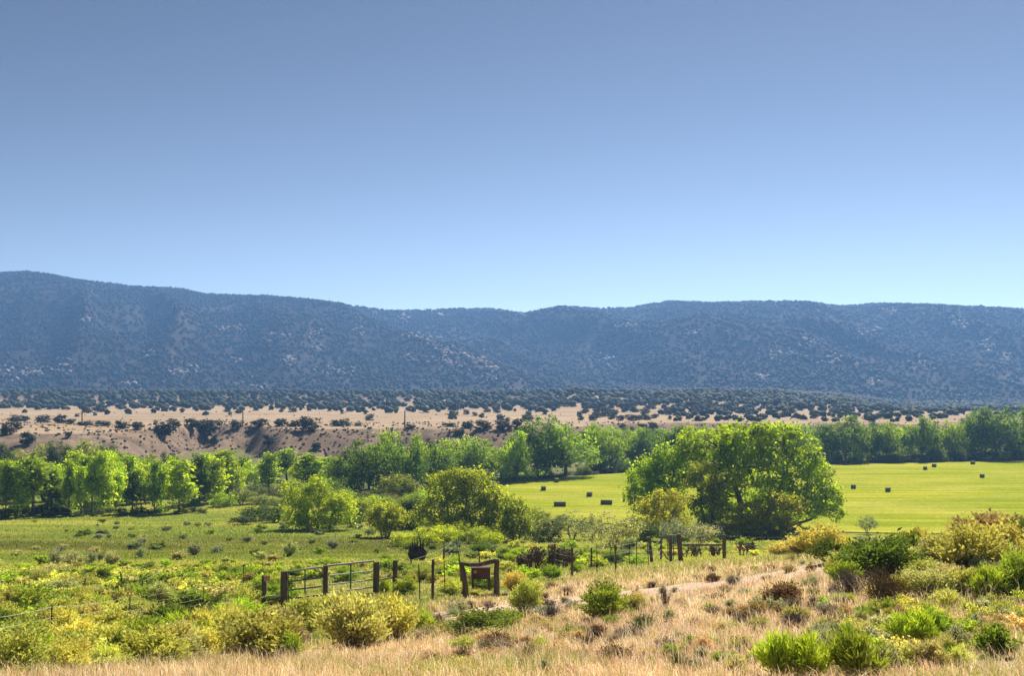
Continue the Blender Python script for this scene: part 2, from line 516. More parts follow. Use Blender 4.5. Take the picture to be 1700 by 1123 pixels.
def plain_colour(x, y, z):
    n = fbm(x / 60.0, y / 9.0, 81, 4); S = np.clip((y - scarp_start(x, y)) / 36.0, 0, 1)
    c = TAN * (0.62 + 0.72 * n[..., None])
    pale = (sstep(0.60, 0.72, fbm(x / 120.0, y / 18.0, 83, 2)) * 0.35)[..., None]
    c = c * (1 - pale) + np.array((0.43, 0.35, 0.265)) * pale
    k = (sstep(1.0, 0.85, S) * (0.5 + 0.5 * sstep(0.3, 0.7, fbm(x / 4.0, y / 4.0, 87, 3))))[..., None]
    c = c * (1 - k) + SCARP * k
    vf = sstep(0.12, 0.0, S)[..., None]
    c = c * (1 - vf) + np.array((0.16, 0.155, 0.06)) * vf
    far = sstep(840, 1020, y)[..., None]
    return c * (1 - far) + SOIL * 1.6 * far
M_PLAIN = vcol_material('dry_grassland', 0, 0.95, ((0.09, 0.85, 1.15, 5), (0.7, 0.78, 1.2, 5)), 0.6, 0.6)
ys2 = np.concatenate([np.linspace(300, 440, 110), np.linspace(443, 1330, 130)])
ts2 = np.linspace(-0.95, 0.95, 560)
X0 = ys1[-1]
ys2[0] = X0
grid_sheet('dry_plain', ys2, ts2, plain_colour, M_PLAIN)

def mountain_colour(x, y, z):
    n = fbm(x / 70.0, y / 90.0, 91, 4)
    c = SOIL * (0.8 + 0.5 * n[..., None])
    sc = (sstep(0.58, 0.72, fbm(x / 45.0, y / 120.0, 93, 4)) * 0.35)[..., None]
    return c * (1 - sc) + np.array((0.115, 0.092, 0.075)) * sc
M_MOUNT = vcol_material('mountain_soil', 0, 0.95, ((0.02, 0.8, 1.2, 5), (0.12, 0.7, 1.3, 5)), 0.4, 0.1)
ys3 = np.linspace(1330, 3050, 230)
ts3 = np.linspace(-0.95, 0.95, 460)
grid_sheet('mountains', ys3, ts3, mountain_colour, M_MOUNT)

# the mown hay field: a sheet just above the valley floor
def hay_field():
    us = np.linspace(800, 2150, 260)
    fa = field_d(np.interp(us, FIELD_U, FIELD_FAR)); ne = field_d(np.interp(us, FIELD_U, FIELD_NEAR))
    w = np.linspace(0, 1, 70)
    Y = fa[None] * w[:, None] + ne[None] * (1 - w[:, None])
    X = (us[None] - 850) / F * Y
    Z = height(X, Y) + 0.12
    ny, nx = Y.shape
    i = (np.arange(ny - 1)[:, None] * nx + np.arange(nx - 1)[None]).ravel()
    Fc = np.stack([i, i + 1, i + nx + 1, i + nx], 1)
    me = idx_mesh('hay_field', np.stack([X, Y, Z], -1).reshape(-1, 3), Fc, smooth=True)
    m, nt, out = new_mat('mown_hay')
    a = noise_tex(nt, 1.0, 5, 0.6, 'Object', (0.010, 0.11, 1))
    b = noise_tex(nt, 0.035, 4, 0.6, 'Object', (1, 2.0, 1))
    c = noise_tex(nt, 1.6, 5, 0.7, 'Object')
    wv = node(nt, 'ShaderNodeTexWave'); wv.wave_type = 'BANDS'; wv.bands_direction = 'Y'
    wv.inputs['Scale'].default_value = 0.055; wv.inputs['Distortion'].default_value = 2.5; wv.inputs['Detail'].default_value = 2; wv.inputs['Detail Scale'].default_value = 0.4
    tc = node(nt, 'ShaderNodeTexCoord'); nt.links.new(tc.outputs['Object'], wv.inputs[0])
    col = mixc(nt, maprange(nt, a, 0.35, 0.65, 0, 1), (0.20, 0.255, 0.014), (0.37, 0.37, 0.022))
    col = mixc(nt, maprange(nt, wv.outputs['Fac'], 0.3, 1, 0, 0.55), col, (0.19, 0.235, 0.010))
    col = mixc(nt, maprange(nt, b, 0.42, 0.66, 0, 0.6), col, (0.46, 0.41, 0.07))
    d_ = noise_tex(nt, 0.018, 3, 0.5, 'Object', (1, 1.6, 1))
    col = mixc(nt, maprange(nt, d_, 0.45, 0.66, 0, 0.45), col, (0.20, 0.26, 0.016))
    e_ = noise_tex(nt, 0.5, 3, 0.6, 'Object', (0.12, 1.0, 1))
    col = mixc(nt, maprange(nt, e_, 0.58, 0.74, 0, 0.5), col, (0.50, 0.46, 0.16))
    sp_ = node(nt, 'ShaderNodeCombineColor')
    f = maprange(nt, c, 0.3, 0.7, 0.70, 1.30)
    for k in range(3): nt.links.new(f, sp_.inputs[k])
    col = mixc(nt, 1.0, col, sp_.outputs[0], 'MULTIPLY')
    p = node(nt, 'ShaderNodeBsdfPrincipled'); p.inputs['Roughness'].default_value = 1.0; p.inputs['Specular IOR Level'].default_value = 0.0
    nt.links.new(col, p.inputs['Base Color'])
    bp = node(nt, 'ShaderNodeBump'); bp.inputs['Strength'].default_value = 0.5; bp.inputs['Distance'].default_value = 0.15
    nt.links.new(c, bp.inputs['Height']); nt.links.new(bp.outputs[0], p.inputs['Normal'])
    nt.links.new(p.outputs[0], out.inputs[0])
    tag(link('hay_field', me, m), kind='structure')
hay_field()

def dirt_track():
    P = []
    for a, b in zip(track_pts[:-1], track_pts[1:]):
        for k in range(10): P.append(a.lerp(b, k / 10))
    P.append(track_pts[-1])
    V = []; col = []
    offs = np.linspace(-2.1, 2.1, 13)
    for i, p in enumerate(P):
        d = (P[min(i + 1, len(P) - 1)] - P[max(i - 1, 0)]); d.z = 0; d.normalize()
        nx, ny = -d.y, d.x
        for q in offs:
            qq = q * (1 + 0.25 * (float(vnoise(i * 0.4, q, 5)) - 0.5))
            x, y = p.x + nx * qq, p.y + ny * qq
            edge = abs(q) > 1.95
            V.append((x, y, float(height(x, y)) + (-0.05 if edge else 0.035)))
            rut = 1.0 if 0.3 < abs(q) < 1.7 else 0.0
            c = DIRT * (0.9 + 0.2 * rut) * (1 - 0.0) if rut else STRAW * 0.75 + OLIVE * 0.2
            col.append(c)
    n = len(offs); Fc = [(i * n + k, i * n + k + 1, (i + 1) * n + k + 1, (i + 1) * n + k) for i in range(len(P) - 1) for k in range(n - 1)]
    me = idx_mesh('dirt_track', V, Fc, col=np.array(col), smooth=True)
    tag(link('dirt_track', me, vcol_material('track_dirt', 0, 0.95, ((1.5, 0.8, 1.2, 5), (9, 0.8, 1.2, 4)), 0.5, 9)), kind='structure')
dirt_track()

# ------------------------------------------------------------------ far-off woodland (reads as one mass)
def blob_batch(P, H, W, seed, dark=(0.6, 1.3)):
    """low tree shapes, 12 triangles each, jittered"""
    rs = np.random.RandomState(seed); n = len(P)
    ang = np.arange(5) * 2 * np.pi / 5
    V = np.zeros((n, 11, 3))
    top = 0.92 + 0.16 * rs.rand(n)
    for ring, (zz, rr) in enumerate(((0.12, 0.42), (0.55, 0.52))):
        r = rr * (0.7 + 0.6 * rs.rand(n, 5)); a = ang[None] + rs.rand(n, 1) * 6.28 + ring * 0.6
        V[:, ring * 5:ring * 5 + 5, 0] = r * np.cos(a); V[:, ring * 5:ring * 5 + 5, 1] = r * np.sin(a)
        V[:, ring * 5:ring * 5 + 5, 2] = zz + 0.18 * (rs.rand(n, 5) - 0.5)
    V[:, 10, 2] = top; V[:, 10, :2] = 0.2 * (rs.rand(n, 2) - 0.5)
    V[..., 0] *= W[:, None]; V[..., 1] *= W[:, None]; V[..., 2] *= H[:, None]
    V += P[:, None, :]
    f = []
    for k in range(5):
        k2 = (k + 1) % 5
        f += [(k, k2, 5 + k2), (k, 5 + k2, 5 + k), (5 + k, 5 + k2, 10)]
    f = np.array(f)
    Fc = (f[None] + (np.arange(n) * 11)[:, None, None]).reshape(-1, 3)
    t = np.repeat(rs.rand(n), 15) * 0.7 + rs.rand(n * 15) * 0.3
    return V.reshape(-1, 3), Fc, t

def forest():
    n = 80000
    y = np.sqrt(NR.uniform(1290 ** 2, 2720 ** 2, n)); t = NR.uniform(-0.62, 0.62, n); x = t * y
    dens = 0.55 + 0.6 * sstep(0.30, 0.62, fbm(x / 60.0, y / 110.0, 101, 4))
    rocky = sstep(0.60, 0.74, fbm(x / 45.0, y / 120.0, 93, 4))
    keep = (NR.rand(n) < dens * (1 - 0.35 * rocky)) & (NR.rand(n) < 0.85)
    x, y = x[keep], y[keep]
    P = np.stack([x, y, height(x, y) - 0.4], 1)
    H = NR.uniform(3.2, 7.0, len(x)); W = H * NR.uniform(0.8, 1.25, len(x))
    V, Fc, tt = blob_batch(P, H, W, 3)
    o = link('pinyon_forest', idx_mesh('pinyon_forest', V, Fc, tint=tt), M_NEEDLE, color=(0.022, 0.029, 0.020))
    tag(o, 'dark pinyon and juniper woodland covering the far mountain slopes', kind='stuff')
forest()

def crags():
    spots = [(675, 597, 12, 9), (668, 530, 10, 5), (690, 560, 14, 6), (718, 570, 12, 7), (740, 585, 14, 8), (772, 592, 14, 7), (800, 600, 14, 8),
             (815, 612, 12, 7), (735, 600, 26, 10), (760, 612, 24, 8), (812, 628, 10, 4), (145, 530, 8, 6), (60, 618, 30, 8), (20, 622, 22, 8), (110, 610, 14, 8), (250, 588, 8, 5),
             (215, 640, 26, 5), (395, 600, 8, 6), (480, 600, 12, 6), (525, 585, 12, 6), (520, 560, 14, 6), (450, 560, 20, 6), (380, 548, 20, 5), (595, 552, 10, 8), (730, 526, 6, 3), (865, 524, 8, 3),
             (1345, 570, 18, 12), (1440, 560, 16, 12), (1480, 520, 14, 5), (1640, 575, 8, 14), (1670, 595, 10, 8), (1290, 590, 24, 8), (1590, 540, 16, 10), (1150, 555, 16, 6), (1040, 545, 16, 4), (1265, 630, 16, 5),
             (1450, 640, 20, 5), (1570, 690, 8, 4), (300, 620, 30, 8), (420, 640, 30, 5), (560, 620, 30, 8), (1000, 600, 20, 6), (1380, 600, 20, 10), (1530, 610, 20, 8)]
    rs = np.random.RandomState(8); P = []; S = []
    for (u, v, du, dv) in spots:
        for k in range(int(10 + du * dv / 6)):
            p = at(u + rs.normal() * du * 0.6, v + rs.normal() * dv * 0.6)
            if p.y > 1300:
                P.append(p); S.append(rs.uniform(3.0, 9.0) * (p.y / 2200))
    P = np.array([tuple(p) for p in P]); S = np.array(S)
    V, Fc, tt = blob_batch(P - np.array((0, 0, 0.5)), S * rs.uniform(0.6, 1.1, len(S)), S * rs.uniform(0.8, 1.7, len(S)), 5)
    o = link('rock_outcrops', idx_mesh('rock_outcrops', V, Fc, tint=tt), M_CRAG)
    tag(o, 'pale rock outcrops scattered over the wooded mountainside', kind='stuff')
crags()

# ------------------------------------------------------------------ plant prototypes
def rand_unit(rs, n):
    v = rs.normal(size=(n, 3)); return v / np.linalg.norm(v, axis=1, keepdims=True)

def leaf_quads(rs, P, N, size, aspect=1.5):
    """diamond leaves at P facing N"""
    n = len(P)
    a = np.cross(N, rand_unit(rs, n)); a /= np.linalg.norm(a, axis=1, keepdims=True) + 1e-9
    b = np.cross(N, a)
    s = size * rs.uniform(0.55, 1.35, n)[:, None]
    l = a * s * aspect * 0.5; w = b * s * 0.5
    bend = N * s * 0.16
    return np.stack([P - l, P + w + bend, P + l, P - w + bend], 1)

def crown_mesh(name, lobes, n_leaf, leaf, seed, clump=3.0, inner=0.12, per=26, droop=0.0, open_=1.0):
    """foliage: leaf clumps spread over and inside a set of lobes (x, y, z, rx, ry, rz)"""
    rs = np.random.RandomState(seed)
    L = np.array(lobes, float)
    area = (L[:, 3] * L[:, 5] + L[:, 4] * L[:, 5] + L[:, 3] * L[:, 4]); area = area / area.sum()
    nc = max(8, n_leaf // per)
    li = rs.choice(len(L), nc * 2, p=area)
    d = rand_unit(rs, nc * 2)
    rr = np.where(rs.rand(nc * 2) < inner, rs.uniform(0.2, 0.75, nc * 2), rs.uniform(0.78, 1.06, nc * 2))
    c = L[li, :3] + d * L[li, 3:] * rr[:, None]
    # drop clump centres deep inside another lobe
    deep = np.zeros(nc * 2, bool)
    for k in range(len(L)):
        q = (c - L[k, :3]) / L[k, 3:]
        deep |= ((q ** 2).sum(1) < 0.42) & (li != k)
    ok = (~deep | (rs.rand(nc * 2) < 0.15)) & (c[:, 2] > 0.02)
    # knock irregular holes in the crown
    cs = L[:, 3:].mean() * 0.55
    hole = vnoise(c[:, 0] / cs + 50 + c[:, 1] / cs * 0.7, c[:, 2] / cs + 9 + c[:, 1] / cs * 0.5, seed)
    ok &= (hole > 0.20 * open_)
    c = c[ok][:nc]; d = d[ok][:nc]
    nc = len(c)
    ct = rs.rand(nc)
    cr = leaf * clump * rs.uniform(0.6, 1.4, nc)
    idx = np.repeat(np.arange(nc), per)
    off = rs.normal(size=(len(idx), 3)) * 0.55
    off[:, 2] *= 0.75
    P = c[idx] + off * cr[idx][:, None]
    P[:, 2] -= droop * cr[idx] * rs.rand(len(idx))
    P[:, 2] = np.maximum(P[:, 2], 0.02)
    N = d[idx] * 0.35 + rand_unit(rs, nc)[idx] * 0.45 + rand_unit(rs, len(idx)) * 0.55 + np.array((0, 0, 0.50))
    N /= np.linalg.norm(N, axis=1, keepdims=True)
    V = leaf_quads(rs, P, N, leaf)
    t = np.clip(0.55 * ct[idx] + 0.45 * rs.rand(len(idx)), 0, 1)
    return np_mesh(name, V, 4, tint=t)

def trunk_mesh(name, lobes, h_fork, r0, seed, stems=1, spread=0.0, sides=6, base=(0, 0)):
    rs = random.Random(seed); mb = MB()
    L = sorted(lobes, key=lambda l: -l[5] * l[3])
    if stems == 1:
        fork = Vector((base[0] + rs.uniform(-.05, .05) * h_fork, base[1] + rs.uniform(-.05, .05) * h_fork, h_fork))
        mid = Vector((base[0], base[1], 0)).lerp(fork, .5) + Vector((rs.uniform(-.06, .06), rs.uniform(-.06, .06), 0)) * h_fork
        mb.tube([(base[0], base[1], -0.4), (base[0], base[1], 0.02), mid, fork], [r0 * 1.5, r0 * 1.15, r0 * 0.95, r0 * 0.8], sides)
        starts = [fork]
    else:
        starts = []
        for k in range(stems):
            a = 2 * math.pi * k / stems + rs.uniform(-.4, .4)
            b = Vector((base[0] + math.cos(a) * r0 * 1.6, base[1] + math.sin(a) * r0 * 1.6, -0.3))
            f = Vector((base[0] + math.cos(a) * (spread + r0), base[1] + math.sin(a) * (spread + r0), h_fork * rs.uniform(.8, 1.2)))
            m = b.lerp(f, .55) + Vector((rs.uniform(-.08, .08), rs.uniform(-.08, .08), 0.1)) * h_fork
            mb.tube([b, m, f], [r0, r0 * .8, r0 * .6], sides); starts.append(f)
    for l in L[:16]:
        c = Vector(l[:3]); s = min(starts, key=lambda q: (q - c).length)
        tip = c + (c - s).normalized() * l[5] * 0.55
        m1 = s.lerp(c, .4) + Vector((rs.uniform(-.1, .1), rs.uniform(-.1, .1), rs.uniform(-.02, .12))) * (c - s).length
        m2 = s.lerp(c, .85) + Vector((rs.uniform(-.08, .08), rs.uniform(-.08, .08), 0)) * (c - s).length
        rr = r0 * (0.45 if stems == 1 else 0.4)
        mb.tube([s, m1, m2, tip], [rr, rr * .72, rr * .45, rr * .12], max(4, sides - 1), cap=False)
        for q in range(2):      # finer limbs into the lobe
            e = c + Vector((rs.uniform(-1, 1) * l[3], rs.uniform(-1, 1) * l[4], rs.uniform(-.2, 1) * l[5])) * .8
            mb.tube([m2, m2.lerp(e, .5) + Vector((0, 0, .08)) * l[5], e], [rr * .4, rr * .25, rr * .06], 4, cap=False)
    return mb.mesh(name)

PROTO = {}
def proto(key, lobes, n_leaf, leaf, h_fork, r0, seed, stems=1, spread=0.0, **kw):
    PROTO[key] = (trunk_mesh('trunk', lobes, h_fork, r0, seed, stems, spread), crown_mesh('crown', lobes, n_leaf, leaf, seed, **kw))
    me = PROTO[key]
    z = max(v.co.z for v in me[1].vertices); xs = [v.co.x for v in me[1].vertices]
    xs.sort(); w = xs[int(len(xs) * .985)] - xs[int(len(xs) * .015)]
    PROTO[key] += (z * 0.98, w)

def oval_lobes(seed, H, z0, w, n, lr):
    rs = random.Random(seed); out = [(0, 0, H * .84, lr * .9, lr * .9, H * .14)]
    for k in range(n):
        f = (k + .5) / n; z = z0 + (H * .9 - z0) * f
        prof = math.sin(math.pi * (0.22 + 0.70 * f)) ** .8
        a = k * 2.4 + rs.uniform(-.5, .5); r = w * .5 * prof * rs.uniform(.35, .8)
        q = lr * rs.uniform(.75, 1.25)
        out.append((math.cos(a) * r, math.sin(a) * r, z, q, q, q * rs.uniform(.8, 1.2)))
    return out

def dome_lobes(seed, H, W, n, lr, z0=0.12):
    rs = random.Random(seed); out = [(0, 0, H * .5, W * .28, W * .28, H * .34)]
    for k in range(n):
        a = k * 2.4 + rs.uniform(-.4, .4); f = math.sqrt((k + .6) / n)
        el = math.acos(min(1, f)) if False else (1 - f) * 1.45
        q = lr * rs.uniform(.7, 1.3)
        x = math.cos(a) * math.cos(el) * (W * .5 - q * .75); y = math.sin(a) * math.cos(el) * (W * .5 - q * .75)
        z = H * (z0 + .12) + math.sin(el) * (H * (.84 - z0) - q * .5) + rs.uniform(-.09, .12) * H * (1 - f * .5)
        if k > n * .55: z = H * rs.uniform(z0 + .04, .66)
        out.append((x, y, max(z, q * .6), q, q, q * rs.uniform(.75, 1.05)))
    return out

# young upright cottonwoods
for s in range(4): proto('oval%d' % s, oval_lobes(20 + s, 9.5, (3.6, 2.4, 4.0, .9)[s], 3.6 + .3 * s, 11, .98), 2500, .34, 3.2, .17, 30 + s, open_=1.9, clump=2.6)
# broad mature cottonwoods
for s in range(4): proto('broad%d' % s, dome_lobes(50 + s, 14, 15, 17, 2.5, .06), 5200, .46, 3.0, .45, 60 + s, open_=1.2, inner=.2)
# rounded many-stemmed willows
for s in range(3): proto('willow%d' % s, dome_lobes(80 + s, 5.5, 7, 14, 1.15, .10), 3800, .22, 1.2, .11, 90 + s, 5, .7, open_=1.3)
# open silvery shrubs (olive-like)
for s in range(2): proto('olive%d' % s, dome_lobes(110 + s, 4.5, 6, 15, .85, .2), 2300, .16, 1.0, .09, 120 + s, 4, .5, open_=2.2, clump=3.6)
# small leafy shrubs, about 2 m
for s in range(3): proto('shrub%d' % s, dome_lobes(140 + s, 2.0, 2.6, 9, .55, .05), 1300, .14, .5, .05, 150 + s, 4, .3, open_=1.2)
# junipers
def juniper(key, seed, n=1000):
    rs = random.Random(seed)
    lb = [(0, 0, 2.2, 1.5, 1.5, 2.0), (0, 0, .8, 1.7, 1.7, .8), (.5, .3, 1.2, 1.3, 1.3, 1.1)] + [(rs.uniform(-1.3, 1.3), rs.uniform(-1.3, 1.3), rs.uniform(1.0, 3.6), rs.uniform(.7, 1.1), rs.uniform(.7, 1.1), rs.uniform(.8, 1.2)) for _ in range(8)]
    proto(key, lb, n, .36, .8, .16, seed, 2, .3, open_=.5, inner=.3, per=14, clump=1.6)
for s in range(4): juniper('juniper%d' % s, 170 + s)
def joined(key, name):          # trunk and crown in one mesh, for trees only a few pixels tall
    t, c, h, w = PROTO[key]
    me = bpy.data.meshes.new(name)
    V = [tuple(v.co) for v in c.vertices]; Fc = [tuple(p.vertices) for p in c.polygons]
    n = len(V); nt_ = len(Fc)
    V += [tuple(v.co) for v in t.vertices]; Fc += [tuple(i + n for i in p.vertices) for p in t.polygons]
    me.from_pydata(V, [], Fc); me.materials.append(M_NEEDLE); me.materials.append(M_BARK)
    mi = [0] * nt_ + [1] * (len(Fc) - nt_)
    me.polygons.foreach_set('material_index', mi)
    a = me.attributes.new('tint', 'FLOAT', 'FACE')
    tv = np.full(len(Fc), .3, np.float32); b = np.zeros(nt_, np.float32); c.attributes['tint'].data.foreach_get('value', b); tv[:nt_] = b
    a.data.foreach_set('value', tv); me.update()
    return me, h, w

# broom-like desert shrubs (unit size: about 1 m high, 1 m wide)
def broom_meshes(seed, n=4600, blade=.088, width=.0155, clumps=46, lean=.9, flat=0.0, stems=46):
    rs = np.random.RandomState(seed); mb = MB()
    th = rs.uniform(0, 2 * np.pi, clumps); el = np.arccos(rs.uniform(0.12, 1.0, clumps))
    ln = rs.uniform(.62, 1.0, clumps)
    D = np.stack([np.sin(el) * np.cos(th) * lean * .56, np.sin(el) * np.sin(th) * lean * .56, (.35 + .65 * np.cos(el)) * (1 - flat)], 1)
    tips = D * ln[:, None]
    per = n // clumps
    idx = np.repeat(np.arange(clumps), per); m = len(idx)
    along = 1 - rs.beta(1.1, 2.3, m) * .68
    base = np.stack([rs.normal(size=clumps) * .05, rs.normal(size=clumps) * .05, np.zeros(clumps)], 1)
    P = base[idx] * (1 - along[:, None]) + tips[idx] * along[:, None]
    P += rs.normal(size=(m, 3)) * np.array((.072, .072, .06)) * along[:, None]
    P[:, 2] = np.maximum(P[:, 2], .01)
    dirn = D[idx] / np.linalg.norm(D[idx], axis=1, keepdims=True) + rs.normal(size=(m, 3)) * .55 + np.array((0, 0, .30))
    dirn /= np.linalg.norm(dirn, axis=1, keepdims=True)
    side = np.cross(dirn, rand_unit(rs, m)); side /= np.linalg.norm(side, axis=1, keepdims=True) + 1e-9
    l = blade * rs.uniform(.5, 1.3, m)[:, None]; w = width * rs.uniform(.6, 1.4, m)[:, None]
    V = np.stack([P - side * w * .6, P + dirn * l * .45 + side * w, P + dirn * l, P + dirn * l * .4 - side * w], 1)
    t = np.clip(.45 * rs.rand(clumps)[idx] + .4 * rs.rand(m) + .25 * (along - .5), 0, 1)
    fol = np_mesh('foliage', V, 4, tint=t)
    for k in range(min(stems, clumps)):
        b = Vector(base[k]); e = Vector(tips[k])
        mb.tube([b, b.lerp(e, .5) + Vector((rs.normal() * .03, rs.normal() * .03, -.03)), e], [.013, .009, .004], 3, cap=False)
    return mb.mesh('stems'), fol

BUSH = {}
for s in range(4): BUSH['broom%d' % s] = broom_meshes(200 + s) + (M_BROOM, M_STEM)
for s in range(2): BUSH['broomfar%d' % s] = broom_meshes(205 + s, 1100, .15, .034, 30, stems=10) + (M_BROOM, M_STEM)
for s in range(3): BUSH['sage%d' % s] = broom_meshes(210 + s, 1500, .12, .020, 40, 1.0, .1) + (M_BROOM, M_STEM)
for s in range(3): BUSH['weed%d' % s] = broom_meshes(220 + s, 2200, .19, .014, 30, .80, 0, 12) + (M_BROOM, M_STEM)
for s in range(2): BUSH['leafy%d' % s] = broom_meshes(230 + s, 1100, .11, .034, 26, 1.0) + (M_LEAF, M_STEM)

def dead_meshes(seed, n=150, r=.010):
    rs = random.Random(seed); mb = MB(); tw = MB()
    for k in range(n):
        a = rs.uniform(0, 6.283); e = rs.uniform(.1, 1.25)
        d = Vector((math.sin(e) * math.cos(a) * .6, math.sin(e) * math.sin(a) * .6, math.cos(e)))
        b = Vector((rs.gauss(0, .06), rs.gauss(0, .06), 0)); l = rs.uniform(.5, 1.0)
        m = b + d * l * .5 + Vector((rs.gauss(0, .05), rs.gauss(0, .05), rs.gauss(0, .04))); t = b + d * l + Vector((0, 0, rs.uniform(-.05, .12)))
        (mb if k % 3 == 0 else tw).tube([b, m, t], [r, r * .8, r * .3], 3, cap=False)
        for q in range(3):
            s = m.lerp(t, rs.uniform(0, .8)); ee = s + (d + Vector((rs.gauss(0, .6), rs.gauss(0, .6), rs.gauss(0, .5)))) * rs.uniform(.12, .28)
            tw.tube([s, ee], [r * .5, r * .25], 3, cap=False)
    a, b = mb.mesh('stems'), tw.mesh('twigs')
    return a, b
for s in range(2): BUSH['dead%d' % s] = dead_meshes(240 + s) + (M_TWIG, M_TWIG)
for s in range(2): BUSH['bare%d' % s] = dead_meshes(250 + s, 50, .014) + (M_TWIG, M_TWIG)

def sub(c, k=1.0): return tuple(q * k for q in c)
# own colours of the plants
COL = dict(
    yellow=(0.60, 0.60, 0.16), gold=(0.62, 0.55, 0.19), lime=(0.42, 0.53, 0.055), green=(0.31, 0.41, 0.050), deep=(0.15, 0.21, 0.030),
    olive=(0.45, 0.45, 0.13), sage=(0.36, 0.38, 0.27), silver=(0.24, 0.28, 0.17), pale=(0.54, 0.52, 0.25), brown=(0.22, 0.13, 0.075), grey=(0.30, 0.25, 0.235),
    russet=(0.34, 0.25, 0.13), purple=(0.26, 0.20, 0.21), straw=(0.60, 0.47, 0.27))
WORD = dict(yellow='yellow green', gold='golden yellow', lime='bright lime green', green='mid green', deep='dark green', olive='olive green',
            sage='pale grey green', silver='silvery green', pale='pale straw green', brown='dry brown', grey='leafless grey', russet='russet brown', purple='purplish grey', straw='straw coloured')

def jit(c, rs=R, a=.13):
    k = 1 + rs.uniform(-a, a)
    return tuple(max(0, q * k * (1 + rs.uniform(-a * .5, a * .5))) for q in c)

def bush(name, key, u, v, hpx, wpx, col, label, cat, group=None, p=None, sink=.03):
    p = p or at(u, v)
    k = p.y / F
    st, fo, mf, ms = BUSH[key]
    H = hpx * k; W = wpx * k
    rz = R.uniform(0, 6.28)
    o = thing(name, label, cat, (p.x, p.y, p.z - sink * H), rz, (W * R.uniform(.9, 1.1), W * R.uniform(.9, 1.1), H), group)
    o.rotation_euler = (R.gauss(0, .07), R.gauss(0, .07), rz)
    c = jit(COL[col] if isinstance(col, str) else col)
    link('stems', st, ms, o, sub(c, .7)); link('foliage' if not key.startswith(('dead', 'bare')) else 'twigs', fo, mf, o, c)
    return o

def tree(name, key, u, v, hpx, wpx, col, label, cat='tree', group=None, p=None, leafmat=None):
    p = p or at(u, v)
    k = p.y / F
    tr, cr, h0, w0 = PROTO[key]
    H = hpx * k / h0; W = wpx * k / w0
    o = thing(name, label, cat, (p.x, p.y, p.z - .05), R.uniform(0, 6.28), (W, W, H), group)
    c = jit(COL[col] if isinstance(col, str) else col, R, .08)
    link('trunk' if cat == 'tree' else 'stems', tr, M_BARK, o); link('crown' if cat == 'tree' else 'foliage', cr, leafmat or M_LEAF, o, c)
    return o

# ------------------------------------------------------------------ the dry plain and its scarp
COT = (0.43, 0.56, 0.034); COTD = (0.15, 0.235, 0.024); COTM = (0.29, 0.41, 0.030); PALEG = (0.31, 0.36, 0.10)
JUN = (0.050, 0.062, 0.030)
def where(u, v, marks):
    m = sorted(marks, key=lambda q: (q[0] - u) ** 2 + 3 * (q[1] - v) ** 2)[0]
    du, dv = u - m[0], v - m[1]; r = math.hypot(du, dv * 1.7)
    side = 'right' if du > 0 else 'left'
    if abs(du) < abs(dv) * 1.1: w = 'in front of' if dv > 0 else 'behind'
    elif abs(dv) > abs(du) * .25 and abs(dv) > 3: w = ('nearer and %s of' if dv > 0 else 'beyond and %s of') % side
    else: w = ('just %s of' if r < 40 else 'well %s of') % side
    return w + ' ' + m[2]
USED = {}
def settle_labels():
    for o in C.objects:
        w = str(o.get('label', '')).split()
        while len(w) > 16 and any(q in w for q in ('scattered', 'small', 'large', 'just', 'well', 'tall', 'spreading')):
            for q in ('just', 'well', 'small', 'large', 'tall', 'spreading'):
                if q in w: w.remove(q); break
        if 'label' in o.keys(): o['label'] = ' '.join(w)
    for lab, l in USED.items():
        if len(l) < 2: continue
        l.sort(key=lambda q: q[2] * 3 + q[1])
        room = 16 - len(lab.split())
        for i, (o, u, v) in enumerate(l):
            w = 'farthest back' if i == 0 else ('nearest' if i == len(l) - 1 else 'in between')
            if room >= 2: o['label'] = lab + ', ' + w
PLAINMARKS = [(136, 690, 'the first utility pole'), (403, 698, 'the second utility pole'), (672, 700, 'the third utility pole'), (269, 710, 'the large gully juniper'), (341, 708, 'the largest gully clump'), (513, 702, 'the juniper leaning over the brim'),
              (60, 668, 'the plain above the spur'), (230, 668, 'the far woodland above the first gully'), (320, 668, 'the far woodland above the second gully'), (480, 672, 'the open plain past the second pole'), (580, 674, 'the woodland behind the low wide juniper'), (745, 690, 'the bare strip beside the third pole'), (810, 690, 'the juniper row by the grove'), (890, 684, 'the tall central cottonwood'),
              (945, 660, 'the pointed rise'), (990, 690, 'the slim cottonwood by the dead tree'), (1060, 695, 'the strip of plain behind the river trees'), (1130, 680, 'the near shoulder of the wooded knoll'), (1200, 672, 'the crest of the wooded knoll'), (1250, 690, 'the crown of the biggest cottonwood'), (1330, 685, 'the falling end of the knoll'), (1400, 680, 'the pointed dark cottonwood')]
LANDMARKS = []       # (u, v, words) used to say where a small plant stands
def mark(u, v, words): LANDMARKS.append((u, v, words))

for (u, vb, vt, lab) in ((136, 706, 671, 'thin dark utility pole on the dry plain above the bare spur'),
                         (403, 709, 684, 'thin dark utility pole above the shadowed gullies of the scarp'),
                         (672, 711, 684, 'thin dark utility pole on the plain behind the dense cottonwood clump')):
    p = at(u, vb); k = p.y / F; H = (vb - vt) * k + .3
    o = thing('utility_pole', lab, 'utility pole', p, 0, (1, 1, 1), 'utility poles crossing the dry plain')
    link('shaft', MB().tube([(0, 0, -.8), (0, 0, H * .5), (0, 0, H)], [.24, .21, .17], 8).mesh('shaft'), M_POLE, o)
    link('pole_top', MB().tube([(0, 0, H), (0, 0, H + .18)], [.09, .05], 6).mesh('pole_top'), M_POLE, o)
mark(136, 690, 'the utility pole above the bare spur'); mark(403, 698, 'the utility pole above the gullies'); mark(672, 700, 'the utility pole behind the dense cottonwoods')

